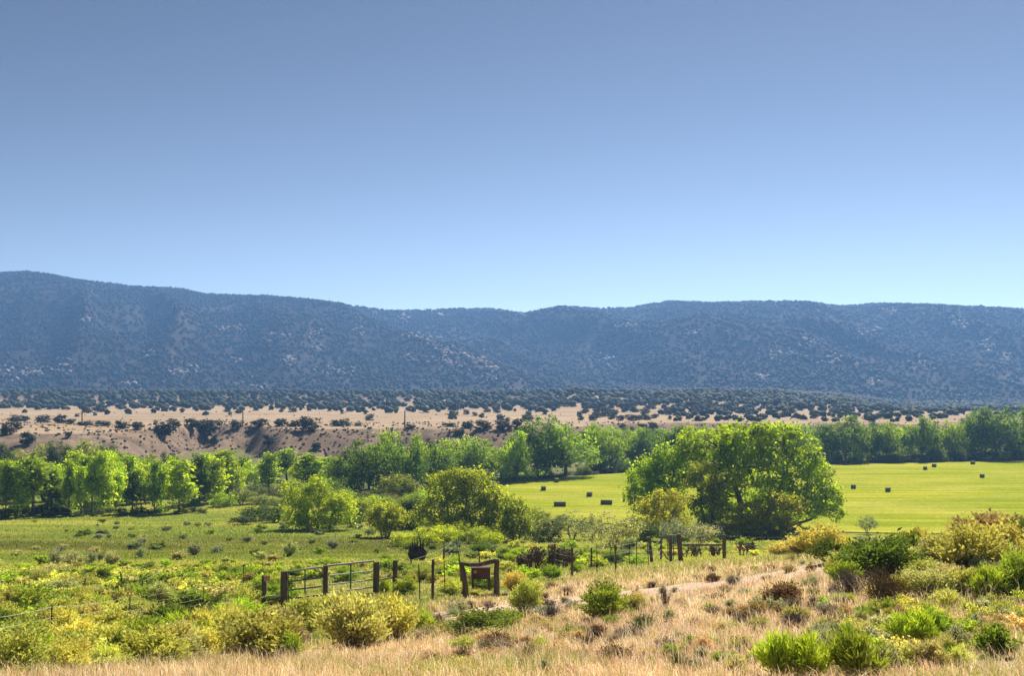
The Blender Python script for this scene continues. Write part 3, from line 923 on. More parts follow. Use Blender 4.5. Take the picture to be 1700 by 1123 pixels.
# dark junipers big enough to tell apart, on the scarp and along its brim
SC = [(12, 722, 24, 22, 'squat dark juniper on the brim where the bare spur begins'), (29, 714, 14, 14, 'small dark juniper beside the squat one at the spur'),
      (44, 738, 24, 22, 'dark juniper low on the flank of the bare spur'), (113, 728, 11, 9, 'lone small juniper half way down the bare spur'),
      (30, 700, 12, 34, 'long low juniper clump on the plain behind the bare spur'), (70, 702, 13, 24, 'dark juniper clump on the plain before the first utility pole'), (101, 703, 17, 18, 'pointed juniper just before the first utility pole'), (116, 705, 10, 14, 'small round juniper touching the first utility pole'),
      (142, 707, 9, 26, 'low juniper just past the first utility pole'), (172, 708, 10, 25, 'low spreading juniper midway along the spur brim'), (200, 713, 17, 18, 'dark juniper where the spur brim starts to drop'),
      (229, 714, 14, 16, 'small juniper at the head of the first gully'), (269, 724, 28, 34, 'large dark juniper in the first shadowed gully'), (290, 711, 16, 18, 'dark juniper on the brim behind the large gully juniper'),
      (318, 711, 18, 26, 'dark juniper on the brim between the two gullies'), (341, 724, 28, 42, 'largest dark juniper clump in the second gully'), (355, 738, 17, 16, 'dull juniper at the foot of the largest clump'),
      (392, 712, 15, 18, 'juniper just before the second utility pole'), (433, 708, 14, 26, 'round juniper past the second utility pole'), (466, 709, 14, 20, 'juniper on the brim above the lone slope juniper'),
      (490, 709, 13, 24, 'wide juniper next to the gully head clump'), (513, 716, 24, 30, 'large juniper leaning over the brim with a long shadow'), (445, 741, 22, 18, 'lone round juniper half way down the scarp'), (524, 748, 14, 14, 'small round juniper low on the scarp'),
      (567, 708, 14, 34, 'low wide juniper on the brim behind the dense cottonwoods'), (594, 708, 7, 12, 'tiny juniper beside the low wide one'), (680, 712, 9, 16, 'small juniper at the third utility pole'),
      (745, 709, 7, 20, 'low juniper strip on the plain behind the cottonwood grove'), (777, 711, 14, 20, 'juniper in the row behind the cottonwood grove'), (804, 713, 16, 24, 'middle juniper of the row behind the cottonwood grove'), (835, 714, 18, 26, 'double juniper at the end of the row behind the grove'), (858, 712, 18, 16, 'tall juniper touching the central cottonwoods'),
      (762, 723, 14, 18, 'greyish juniper on the slope below the row'), (745, 724, 6, 6, 'tiny bush on the slope below the row'), (1084, 714, 14, 16, 'pointed juniper behind the river cottonwoods'), (1067, 714, 10, 14, 'greener juniper next to the pointed one'), (1034, 711, 9, 12, 'small juniper on the strip of plain behind the river trees')]
for i, (u, v, h, w, lab) in enumerate(SC):
    p = at(u, v)
    tree('juniper', 'juniper%d' % (i % 4), u, v, h, w * 1.0, JUN, lab, 'tree', 'dark junipers along the brim of the scarp', p, M_NEEDLE)
    if h > 12: mark(u, v - h / 2, 'the ' + lab.split(' ', 1)[0] + ' ' + lab.split(' on ')[0].split(' in ')[0].split(' ', 1)[-1] if False else 'the juniper')

def plain_junipers():
    rs = random.Random(5); got = []; tries = 0
    bands = [('open woodland on the far edge of the plain', 0.80), ('scattered', 0.2)]
    while len(got) < 285 and tries < 20000:
        tries += 1
        u = rs.uniform(-20, 1480)
        if u < 950: v = rs.choice((rs.uniform(661, 676), rs.uniform(664, 682), rs.uniform(661, 672), rs.gauss(690, 5))) + 6 * sstep(500, 800, u)
        else: v = rs.uniform(662, 702)
        v = float(v)
        if u < 950 and float(vnoise(u / 34, v / 7, 3)) < .42 + .30 * (v > 680): continue
        p = at(u, v)
        if not (430 < p.y < 1080): continue
        if any(abs(u - q[0]) < 6 and abs(v - q[1]) < 2.2 for q in got): continue
        got.append((u, v))
        H = rs.uniform(3.0, 5.2) * (1 if p.y > 600 else .62); k = p.y / F
        size = 'small' if H < 3.9 * (1 if p.y > 600 else .62) else 'larger'
        lab = size + ' dark juniper ' + where(u, v, PLAINMARKS)
        o = tree('plain_juniper', 'juniper%d' % (len(got) % 4), u, v, H / k, H / k * rs.uniform(.9, 1.5), JUN, lab, 'tree', 'junipers dotted over the dry plain', p, M_NEEDLE)
        USED.setdefault(lab, []).append((o, u, v))
plain_junipers()
def juniper_mass():
    rs = np.random.RandomState(6); n = 11500
    y = np.sqrt(rs.uniform(425 ** 2, 1340 ** 2, n)); x = rs.uniform(-.62, .62, n) * y
    u = u_of(x, y)
    dens = sstep(560, 760, y) * .95 * sstep(.40, .56, fbm(x / 30, y / 34, 15, 3) + .5 * sstep(640, 900, y) - .06 * sstep(640, 300, u)) + .7 * sstep(1070, 1150, u) * sstep(425, 500, y) + .7 * sstep(1440, 1520, u) * sstep(640, 720, y) + .8 * np.exp(-((u - 960) / 60) ** 2 - ((y - 900) / 100) ** 2) + .75 * sstep(1080, 1160, u) * sstep(1480, 1380, u) * sstep(760, 820, y)
    keep = rs.rand(n) < dens * (.35 + .9 * sstep(.35, .6, fbm(x / 30, y / 60, 12, 3)))
    x, y = x[keep], y[keep]
    H = rs.uniform(3.0, 6.0, len(x)) * np.interp(y, [425, 900], [.5, 1]); P = np.stack([x, y, height(x, y) - .3], 1)
    V, Fc, t = blob_batch(P, H, H * rs.uniform(.9, 1.4, len(x)), 9)
    tag(link('juniper_scrub', idx_mesh('juniper_scrub', V, Fc, tint=t), M_NEEDLE, None, JUN), 'dense dark juniper scrub where the plain meets the mountains', kind='stuff')
    # low sagebrush specks on the scarp and the plain
    n = 6500
    y = np.concatenate([rs.uniform(325, 440, n), rs.uniform(430, 800, 1500)]); x = rs.uniform(-.55, .50, len(y)) * y
    S = np.clip((y - scarp_start(x, y)) / 36, 0, 1)
    keep = (S > .03) & ((S < .98) | (rs.rand(len(y)) < .2))
    x, y = x[keep], y[keep]
    H = rs.uniform(.3, .8, len(x)); P = np.stack([x, y, height(x, y) - .08], 1)
    V, Fc, t = blob_batch(P, H, H * rs.uniform(1.0, 1.7, len(x)), 10)
    tag(link('sagebrush_cover', idx_mesh('sagebrush_cover', V, Fc, tint=t), M_BROOM, None, (.24, .20, .145)), 'low grey sagebrush dotting the eroded scarp', kind='stuff')
juniper_mass()

# ------------------------------------------------------------------ cottonwoods by the river
GL = 'young cottonwoods along the edge of the pasture'
LEFT = [(8, 861, 92, 34, COTM, 'first cottonwood of the pasture row, cut by the picture edge'), (26, 860, 96, 38, COT, 'bright cottonwood second in the pasture row'), (57, 858, 98, 42, COTM, 'tall full cottonwood with foliage to the ground early in the pasture row'),
        (83, 856, 92, 34, COTD, 'dark low-branched cottonwood beside the thin two-trunked one'), (113, 856, 93, 28, COTM, 'slim cottonwood with two bare trunks in the pasture row'), (134, 852, 88, 28, COT, 'bright thin cottonwood just after the two-trunked one'),
        (151, 854, 90, 30, COT, 'cottonwood with a dark thin trunk near the middle of the pasture row'), (172, 852, 95, 36, COT, 'tallest pale-trunked cottonwood of the pasture row'), (192, 849, 82, 30, COT, 'small bright cottonwood after the tallest pale-trunked one'),
        (219, 853, 73, 30, COTD, 'short dark round-headed cottonwood with a forked trunk'), (234, 851, 80, 28, COT, 'bright cottonwood behind the forked dark one'), (256, 852, 84, 30, COTM, 'cottonwood with a leaning thin trunk past the forked one'),
        (268, 848, 86, 32, COT, 'bright bushy cottonwood between two thin-trunked ones'), (297, 852, 88, 42, COT, 'wide cottonwood last before the dark bushy tree'), (332, 839, 86, 36, COTD, 'dark bushy tree leafed to the ground ending the pasture row'), (356, 836, 82, 40, COT, 'bright cottonwood half hidden behind the dark bushy tree')]
for i, (u, v, h, w, c, lab) in enumerate(LEFT):
    key = 'oval%d' % (i % 4)
    if 'bushy tree' in lab and c == COTD: key = 'oval3'
    q_ = (1.06, .92, 1.08, .86, 1.0, .90, 1.05, 1.12, .84, 1.0, .95, 1.08, .90, 1.03, 1.0, .94)[i]
    o = tree('cottonwood', key, u, v, h * q_, w * (.82, 1.1, 1.2, .95, .8, 1.05, .9, 1.15, 1.1, 1.0, .85, .95, 1.2, 1.15, 1.1, 1.2)[i], c, lab, 'tree', GL)
    o.rotation_euler = (R.gauss(0, .035), R.gauss(0, .035), o.rotation_euler[2])
    if u in (57, 113, 172, 219, 332): mark(u, v, 'the ' + {57: 'tall full cottonwood', 113: 'two-trunked cottonwood', 172: 'pale-trunked cottonwood', 219: 'forked dark cottonwood', 332: 'dark bushy tree'}[u])
rs = random.Random(31)
NUMW = 'first second third fourth fifth sixth seventh eighth ninth tenth eleventh twelfth thirteenth fourteenth fifteenth sixteenth seventeenth eighteenth nineteenth twentieth twenty-first twenty-second twenty-third twenty-fourth twenty-fifth twenty-sixth twenty-seventh twenty-eighth twenty-ninth thirtieth thirty-first thirty-second thirty-third thirty-fourth'.split()
# second rank behind them
k = 0
for u in range(-14, 400, 19):
    uu = u + rs.uniform(-10, 10); vt = rs.uniform(746, 772) - (4 if 60 < uu < 210 else 0)
    d = rs.uniform(205, 232); p = at_depth(uu, d); vb = project(p)[1]
    k += 1
    tree('cottonwood', rs.choice(('oval0', 'oval1', 'oval3', 'broad1', 'broad2')), uu, vb, vb - vt, rs.uniform(34, 56), rs.choice((COT, COTM, COT)), NUMW[k - 1] + ' cottonwood of the second rank, counting along from the picture edge', 'tree', 'second rank of cottonwoods behind the pasture row', p)
# greyer trees at the foot of the spur
for i, (u, vt, w) in enumerate(((6, 733, 40), (30, 745, 44), (75, 736, 46), (102, 731, 50), (133, 729, 54), (160, 733, 50), (184, 738, 44), (205, 752, 40), (250, 752, 36), (282, 750, 36))):
    d = 262 + 8 * (i % 3); p = at_depth(u, d); vb = project(p)[1]
    tree('riverside_tree', 'broad%d' % (i % 4), u, vb, vb - vt, w, PALEG if i % 3 else (0.085, .12, .045), ['hazy green riverside tree below the bare spur, first by the picture edge', 'riverside tree below the bare spur, second from the picture edge', 'rounded greyish riverside tree below the spur, third along', 'rounded greyish riverside tree below the spur, fourth along', 'highest greyish riverside tree below the bare spur', 'greyish riverside tree just after the highest one', 'dull riverside tree where the spur starts to drop', 'dark riverside tree under the dropping spur', 'small riverside tree under the foot of the spur', 'last riverside tree at the foot of the spur'][i], 'tree', 'greyish trees at the foot of the bare spur', p)
# thinner trees between the row and the dark clump
MID = [(375, 762, 34, COTM), (392, 768, 30, COT), (405, 757, 30, COTM), (425, 762, 34, COT), (447, 754, 34, COTM), (466, 758, 30, COT), (478, 744, 32, COTM), (496, 762, 30, COT), (512, 753, 34, COTM), (530, 758, 34, COT), (548, 756, 36, COTM), (562, 760, 36, COTM)]
NUM = ['first', 'second', 'third', 'fourth', 'fifth', 'sixth', 'seventh', 'eighth', 'ninth', 'tenth', 'eleventh', 'twelfth', 'thirteenth', 'fourteenth']
for i, (u, vt, w, c) in enumerate(MID):
    d = 232 + 14 * ((i * 7) % 4); p = at_depth(u, d); vb = project(p)[1]
    tree('cottonwood', ('oval3', 'broad0', 'oval1', 'broad3')[i % 4], u, vb, vb - vt + (i * 5 % 7) - 3, w * (1.0 + .09 * (i * 3 % 5)), c, NUM[i] + ' slender cottonwood counting from the dark bushy tree towards the dense clump', 'tree', 'slender cottonwoods below the gullied scarp', p)
# the dense dark clump
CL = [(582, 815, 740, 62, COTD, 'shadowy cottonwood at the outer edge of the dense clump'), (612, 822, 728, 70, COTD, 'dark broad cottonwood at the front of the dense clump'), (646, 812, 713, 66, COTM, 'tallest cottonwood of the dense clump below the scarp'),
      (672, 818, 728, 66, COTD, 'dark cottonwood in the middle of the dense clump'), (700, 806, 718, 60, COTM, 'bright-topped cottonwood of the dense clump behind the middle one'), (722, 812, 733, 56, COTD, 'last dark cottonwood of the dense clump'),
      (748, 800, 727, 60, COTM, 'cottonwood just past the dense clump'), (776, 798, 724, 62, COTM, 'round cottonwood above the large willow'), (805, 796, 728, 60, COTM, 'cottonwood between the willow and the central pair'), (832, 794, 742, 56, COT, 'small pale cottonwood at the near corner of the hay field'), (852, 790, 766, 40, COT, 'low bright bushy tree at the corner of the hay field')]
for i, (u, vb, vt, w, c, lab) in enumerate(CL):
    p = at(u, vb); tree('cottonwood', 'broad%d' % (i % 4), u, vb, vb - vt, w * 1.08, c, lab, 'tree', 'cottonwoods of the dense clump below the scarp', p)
mark(640, 790, 'the dense cottonwood clump')
# central pair and the line along the far side of the hay field
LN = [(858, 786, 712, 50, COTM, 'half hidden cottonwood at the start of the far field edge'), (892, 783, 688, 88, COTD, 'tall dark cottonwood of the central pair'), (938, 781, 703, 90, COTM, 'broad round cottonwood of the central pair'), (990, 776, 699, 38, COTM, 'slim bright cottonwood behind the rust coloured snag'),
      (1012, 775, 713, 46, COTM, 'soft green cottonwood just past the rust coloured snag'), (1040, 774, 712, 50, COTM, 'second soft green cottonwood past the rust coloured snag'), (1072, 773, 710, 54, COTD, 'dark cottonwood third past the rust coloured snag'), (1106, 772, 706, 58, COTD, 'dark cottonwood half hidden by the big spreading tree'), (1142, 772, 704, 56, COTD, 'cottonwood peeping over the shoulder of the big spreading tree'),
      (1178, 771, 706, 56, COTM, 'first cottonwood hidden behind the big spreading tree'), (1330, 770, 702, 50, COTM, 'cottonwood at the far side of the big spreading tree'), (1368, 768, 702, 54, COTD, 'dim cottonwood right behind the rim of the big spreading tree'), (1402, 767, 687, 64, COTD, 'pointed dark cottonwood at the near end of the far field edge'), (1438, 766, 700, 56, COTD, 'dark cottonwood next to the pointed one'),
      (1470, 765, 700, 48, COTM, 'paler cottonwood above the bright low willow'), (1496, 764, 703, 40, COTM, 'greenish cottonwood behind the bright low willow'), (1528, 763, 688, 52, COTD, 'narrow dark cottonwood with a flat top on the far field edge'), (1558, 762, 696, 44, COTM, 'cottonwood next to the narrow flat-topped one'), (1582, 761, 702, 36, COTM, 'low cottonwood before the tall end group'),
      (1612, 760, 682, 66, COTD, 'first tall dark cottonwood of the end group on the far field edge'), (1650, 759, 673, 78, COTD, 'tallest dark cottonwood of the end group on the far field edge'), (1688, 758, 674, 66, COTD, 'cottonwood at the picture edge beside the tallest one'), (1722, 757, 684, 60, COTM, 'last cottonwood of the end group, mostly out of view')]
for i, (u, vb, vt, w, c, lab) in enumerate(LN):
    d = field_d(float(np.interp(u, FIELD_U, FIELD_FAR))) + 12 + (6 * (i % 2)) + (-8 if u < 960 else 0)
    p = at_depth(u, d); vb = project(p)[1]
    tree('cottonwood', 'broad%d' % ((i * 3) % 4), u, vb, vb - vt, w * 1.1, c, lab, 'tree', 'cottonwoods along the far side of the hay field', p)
# fill of a further rank so that the belt closes
for i, u in enumerate(range(985, 1760, 24)):
    d = 372 + 12 * (i % 3); p = at_depth(u, d); vb = project(p)[1]; vt = 706 + (i * 37 % 9) - (10 if u > 1590 else 0)
    tree('cottonwood', 'broad%d' % (i % 4), u, vb, vb - vt, 46, COTM if i % 2 else COTD, NUMW[i] + ' cottonwood of the back rank, counting from the dead tree along the field edge', 'tree', 'back rank of cottonwoods behind the hay field', p)
# low bright shrubs at the foot of the line
for i, (u, vb, h, w, lab) in enumerate(((1482, 765, 30, 52, 'bright low willow at the foot of the dark field edge trees'), (1586, 762, 24, 30, 'yellowish bush in the gap before the tall end group'), (1552, 763, 26, 26, 'yellow green bush beside the narrow flat-topped cottonwood'), (1694, 759, 26, 34, 'pale bush under the cottonwood at the picture edge'), (968, 779, 18, 26, 'small dry looking bush at the foot of the central pair'))):
    d = field_d(float(np.interp(u, FIELD_U, FIELD_FAR))) + 5; p = at_depth(u, d); vb = project(p)[1]
    tree('willow_shrub', 'willow%d' % (i % 3), u, vb, h, w, (0.13, .18, .035), lab, 'shrub', 'bright shrubs at the far field edge', p)
for i in range(34):
    u = 1000 + i * 22 + R.uniform(-6, 6)
    if 1130 < u < 1370: continue
    d = field_d(float(np.interp(u, FIELD_U, FIELD_FAR))) + R.uniform(5, 10); p = at_depth(u, d); vb = project(p)[1]
    tree('understory_shrub', 'willow%d' % (i % 3), u, vb, R.uniform(14, 24), R.uniform(26, 38), R.choice((COTD, COTD, COTM)), NUMW[i] + ' dark bush along the foot of the field edge cottonwoods', 'shrub', 'dark bushes under the field edge cottonwoods', p)
# rust coloured snag
p = at_depth(984, field_d(789) + 8); k = p.y / F
o = thing('dead_tree', 'rust brown dead tree standing among the green river cottonwoods', 'dead tree', p, 0, (28 * k, 28 * k, 34 * k))
a, b = BUSH['dead0'][:2]
link('stems', a, M_TWIG, o, (.22, .13, .09)); link('twigs', b, M_TWIG, o, (.25, .15, .10))
lb = [(0, 0, .45, .32, .32, .42), (.15, .1, .7, .22, .22, .26), (-.2, 0, .35, .2, .2, .3)]
link('dry_leaves', crown_mesh('dry_leaves', lb, 1300, .05, 77), M_TWIG, o, (.22, .135, .095))
mark(984, 765, 'the rust brown dead tree')
# shrubs along the far edge of the near field corner
for i in range(22):
    u = 850 + i * 10.5 + R.uniform(-3, 3); d = field_d(float(np.interp(u, FIELD_U, FIELD_FAR))) + R.uniform(2, 9); p = at_depth(u, d); v = project(p)[1]
    tree('field_shrub', 'shrub%d' % (i % 3), u, v, R.uniform(5, 9), R.uniform(9, 17), R.choice(((.11, .13, .05), (.15, .15, .06), (.09, .12, .04))), NUMW[i] + ' low dull shrub along the dry strip below the central cottonwoods', 'shrub', 'low shrubs on the dry strip by the hay field', p)

# ------------------------------------------------------------------ hay bales
def bale_mesh():
    mb = bpy.data.meshes.new('bale'); V = []; Fc = []
    nx, ny, nz = 12, 5, 5
    ids = {}
    def vid(i, j, l):
        if (i, j, l) not in ids:
            x = (i / nx - .5) * 2.4; y = (j / ny - .5) * 1.2; z = l / nz * 1.15
            rs = random.Random(i * 100 + j * 10 + l)
            # rounded edges, twine grooves and shaggy ends
            ey = abs(j / ny - .5) > .49; ez = l in (0, nz); ex = i in (0, nx)
            s = 1 - .03 * (ey and ez) - .05 * (ex and (ey or ez))
            g = .035 if i in (2, 4, 6, 8, 10) else 0
            y *= s * (1 - g * (1 if ey else 0)); z = .575 + (z - .575) * s * (1 - g * (1 if ez else 0)); x *= 1 - .015 * ((ey or ez) and ex)
            ids[(i, j, l)] = len(V); V.append((x + rs.gauss(0, .018), y + rs.gauss(0, .018), z + rs.gauss(0, .014)))
        return ids[(i, j, l)]
    for i in range(nx):
        for j in range(ny):
            Fc.append((vid(i, j, nz), vid(i + 1, j, nz), vid(i + 1, j + 1, nz), vid(i, j + 1, nz))); Fc.append((vid(i, j, 0), vid(i, j + 1, 0), vid(i + 1, j + 1, 0), vid(i + 1, j, 0)))
    for i in range(nx):
        for l in range(nz):
            Fc.append((vid(i, 0, l), vid(i + 1, 0, l), vid(i + 1, 0, l + 1), vid(i, 0, l + 1))); Fc.append((vid(i, ny, l), vid(i, ny, l + 1), vid(i + 1, ny, l + 1), vid(i + 1, ny, l)))
    for j in range(ny):
        for l in range(nz):
            Fc.append((vid(0, j, l), vid(0, j, l + 1), vid(0, j + 1, l + 1), vid(0, j + 1, l))); Fc.append((vid(nx, j, l), vid(nx, j + 1, l), vid(nx, j + 1, l + 1), vid(nx, j, l + 1)))
    mb.from_pydata(V, [], Fc); mb.update(); return mb
BM = bale_mesh()
tw = MB()
for i in (2, 4, 6, 8, 10):
    x = (i / 12 - .5) * 2.4
    tw.tube([(x, -.605, .02), (x, -.605, 1.13), (x, .605, 1.13), (x, .605, .02)], .014, 3)
TWM = tw.mesh('twine')
M_TWINE = plain_material('orange_twine', (.35, .22, .08), (.45, .30, .12))
BALES = [(924, 801, 88, 'small hay bale farthest out in the near corner of the field'), (902, 815, 92, 'hay bale nearest the round cottonwood pair in the field corner'), (978, 825, 84, 'square-looking hay bale in the middle of the field corner'),
         (929, 843, 5, 'long hay bale lying broadside next to the large willow'), (1006, 839, -4, 'long hay bale lying broadside beside the big spreading tree'), (1050, 797, 90, 'hay bale half hidden by the edge of the big spreading tree'),
         (1414, 811, 89, 'hay bale closest to the drooping side of the big spreading tree'), (1471, 816, 86, 'nearest hay bale of the open field, past the spreading tree'), (1533, 780, 91, 'end-on hay bale of the close far pair'),
         (1548, 775.5, 82, 'broadside hay bale of the close far pair'), (1612, 771, 80, 'hay bale farthest out under the tall dark trees'), (1627, 793, 87, 'hay bale alone on the far part of the open field'), (1700, 774, 88, 'hay bale cut off by the picture edge')]
for (u, v, ang, lab) in BALES:
    y = field_d(v); x = (u - 850) / F * y
    o = thing('hay_bale', lab, 'hay bale', (x, y, float(height(x, y)) + .12), math.radians(ang) - math.atan2(x, y), (.93, .86, .76), 'big square hay bales lying in the mown field')
    link('bale_body', BM, M_BALE, o); link('twine', TWM, M_TWINE, o)

# ------------------------------------------------------------------ the big spreading tree, built from its own outline
def px_tree(name, u0, v0, lobes_px, n_leaf, leaf, col, label, cat, seed, trunks, r0=.25, group=None, leafmat=None, depth=None, parts=('trunk', 'crown'), **kw):
    """lobes given as (du, dv, depth offset in m, ru, rv) in picture pixels at the tree's own distance"""
    p = at(u0, v0) if depth is None else at_depth(u0, depth); k = p.y / F
    rsx = random.Random(seed); lb = []
    for (u, v, dy, ru, rv) in lobes_px:
        lb.append(((u - u0) * k, dy, max((v0 - v) * k, rv * k * .5), ru * k, (ru + rv) * .5 * k, rv * k))
    o = thing(name, label, cat, (p.x, p.y, p.z - .05), 0, (1, 1, 1), group)
    mb = MB(); rs_ = random.Random(seed)
    for (bu, r, path) in trunks:          # each stem follows its own path of picture points
        pts = [Vector(((bu - u0) * k, 0, -.4))] + [Vector(((u - u0) * k, dy, (v0 - v) * k)) for (u, v, dy) in path]
        mb.tube(pts, [r * (1.25 - 1.0 * i / (len(pts) - 1)) for i in range(len(pts))], 7, cap=False)
    for l in lb:                           # limbs to the lobes from the closest stem point
        c = Vector(l[:3]); best = None
        for (bu, r, path) in trunks:
            for (u, v, dy) in path:
                q = Vector(((u - u0) * k, dy, (v0 - v) * k))
                s = (q - c).length + max(0, q.z - c.z) * .6
                if best is None or s < best[0]: best = (s, q, r)
        s = best[1]; m = s.lerp(c, .5) + Vector((rs_.gauss(0, .08), rs_.gauss(0, .08), .06)) * (c - s).length
        mb.tube([s, m, c, c + (c - s).normalized() * l[5] * .5], [best[2] * .45, best[2] * .32, best[2] * .18, .02], 5, cap=False)
        for q in range(3):
            e = c + Vector((rs_.uniform(-1, 1) * l[3], rs_.uniform(-1, 1) * l[4], rs_.uniform(-.4, 1) * l[5])) * .85
            mb.tube([m, m.lerp(e, .5) + Vector((0, 0, .1)) * l[5], e], [best[2] * .2, best[2] * .12, .015], 4, cap=False)
    link(parts[0], mb.mesh(parts[0]), M_BARK, o)
    link(parts[1], crown_mesh(parts[1], lb, n_leaf, leaf, seed, **kw), leafmat or M_LEAF, o, col)
    return o

BIG = [(1165, 745, 0, 38, 24), (1200, 735, 2, 40, 24), (1240, 732, -1, 42, 23), (1285, 735, 1, 42, 24), (1325, 748, 0, 36, 25), (1350, 775, 1, 26, 26), (1360, 800, 0, 24, 28), (1372, 830, 0, 24, 24), (1385, 848, -1, 18, 13),
       (1155, 775, -2, 34, 26), (1200, 775, 3, 40, 30), (1250, 775, -3, 46, 34), (1300, 785, -2, 40, 32), (1335, 815, -2, 30, 28), (1345, 842, -1, 24, 18), (1275, 815, 3, 36, 26), (1230, 805, 4, 36, 26), (1320, 850, 3, 20, 12),
       (1150, 725, 3, 20, 14), (1225, 718, 3, 26, 13), (1265, 719, -3, 24, 13), (1305, 722, 2, 26, 15), (1195, 722, -4, 22, 14), (1180, 800, 5, 30, 24), (1215, 832, 4, 30, 22), (1252, 845, 4, 30, 20), (1290, 838, 3, 26, 20), (1245, 768, 0, 30, 24), (1190, 850, 4, 26, 20), (1310, 812, 0, 26, 22), (1222, 862, -2, 24, 16), (1262, 866, -2, 26, 16), (1305, 862, -1, 22, 14), (1180, 868, 2, 20, 14)]
px_tree('cottonwood', 1265, 888, BIG, 36000, .31, (0.36, .48, .022), 'biggest spreading cottonwood, drooping to the ground at the edge of the hay field', 'tree', 301,
        [(1235, .55, [(1238, 860, 0), (1228, 825, .5), (1215, 785, 1), (1205, 750, 1)]), (1262, .50, [(1272, 862, .3), (1286, 836, 0), (1300, 800, 0), (1312, 765, 0)]),
         (1282, .34, [(1300, 872, -1), (1318, 868, -1.5), (1342, 862, -1), (1362, 846, -1)]), (1275, .30, [(1292, 856, 1), (1318, 842, 1), (1340, 820, .5)])], clump=2.6, open_=1.0, inner=.2)
mark(1265, 800, 'the biggest spreading cottonwood')
px_tree('cottonwood', 1095, 884, [(1085, 775, 0, 24, 20), (1110, 762, 1, 22, 18), (1070, 800, 0, 26, 22), (1100, 800, -1, 28, 24), (1062, 828, 0, 22, 20), (1090, 830, 1, 24, 24), (1125, 785, 1, 24, 22), (1120, 815, 2, 22, 24), (1135, 762, 2, 18, 16)], 9000, .30, (0.34, .48, .022),
        'bright green lower tree joined to the near side of the biggest cottonwood', 'tree', 302, [(1092, .25, [(1092, 860, 0), (1090, 830, 0), (1092, 800, 0)]), (1100, .2, [(1106, 850, 0), (1114, 815, 0), (1118, 785, 0)])], open_=1.2)
px_tree('willow_tree', 1168, 890, [(1160, 778, -2, 16, 14), (1178, 795, -2, 18, 16), (1150, 800, -2, 16, 16), (1195, 792, -2, 16, 11), (1205, 800, -2, 12, 9), (1162, 822, -2, 18, 18), (1182, 828, -2, 16, 18), (1150, 840, -2, 14, 14), (1190, 850, -2, 14, 14)], 5200, .24, (0.33, .38, .04),
        'olive green willow with a bare forked trunk standing before the biggest cottonwood', 'tree', 303, [(1166, .2, [(1166, 865, -2), (1160, 835, -2), (1160, 800, -2)]), (1172, .2, [(1178, 862, -2), (1180, 832, -2), (1192, 802, -2)])], open_=1.9)
px_tree('willow_tree', 1100, 896, [(1100, 822, -3, 22, 12), (1120, 832, -3, 18, 14), (1075, 838, -3, 20, 14), (1098, 850, -3, 22, 18), (1080, 862, -3, 18, 16), (1120, 858, -3, 18, 18)], 5200, .2, (0.43, .43, .036),
        'yellowish willow low at the foot of the bright green lower tree', 'tree', 304, [(1098, .14, [(1098, 870, -3), (1096, 845, -3)]), (1104, .14, [(1112, 868, -3), (1118, 845, -3)])], open_=1.4)
px_tree('willow_tree', 1268, 892, [(1200, 845, -4, 16, 13), (1215, 858, -4, 18, 16), (1235, 845, -4, 18, 14), (1258, 836, -4, 16, 12), (1278, 828, -4, 16, 12), (1300, 830, -4, 14, 12), (1312, 840, -4, 12, 10), (1250, 862, -4, 18, 18), (1275, 858, -4, 18, 18), (1230, 872, -4, 18, 14), (1298, 860, -4, 14, 14)], 7000, .2, (0.42, .41, .036),
        'row-like yellow green willow beneath the dark limbs of the biggest cottonwood', 'tree', 305, [(1230, .12, [(1228, 872, -4), (1226, 850, -4)]), (1262, .12, [(1262, 866, -4), (1262, 840, -4)]), (1290, .12, [(1292, 866, -4), (1296, 838, -4)])], open_=1.7)
# willows at the near side of the pasture
px_tree('willow_tree', 528, 880, [(482, 810, 0, 14, 10), (500, 826, 0, 20, 16), (530, 812, 0, 20, 13), (545, 826, 0, 22, 16), (565, 832, 0, 18, 14), (520, 845, -1, 24, 20), (490, 850, 0, 20, 20), (552, 850, -1, 22, 20), (575, 850, 0, 14, 16), (505, 864, 0, 22, 14), (545, 866, 0, 26, 13), (528, 800, 1, 12, 8)], 10500, .22, (0.42, .51, .028),
        'wide bushy willow at the far side of the sedge pasture', 'tree', 306, [(512, .16, [(510, 862, 0), (500, 835, 0)]), (528, .16, [(528, 860, 0), (530, 830, 0)]), (545, .16, [(550, 860, 0), (560, 838, 0)])], open_=1.25)
px_tree('willow_tree', 640, 893, [(622, 852, 0, 14, 11), (640, 848, 0, 16, 11), (658, 853, 0, 14, 12), (630, 864, -.5, 16, 12), (652, 866, -.5, 16, 12), (668, 862, .5, 10, 10), (640, 878, 0, 12, 12), (614, 862, 0, 9, 9)], 5200, .18, (0.40, .44, .030),
        'small round willow with stems fanning like a vase, alone in the pasture', 'tree', 307, [(636, .09, [(630, 875, 0), (622, 855, 0)]), (640, .09, [(640, 875, 0), (640, 852, 0)]), (644, .09, [(650, 875, 0), (658, 856, 0)])], open_=1.1)
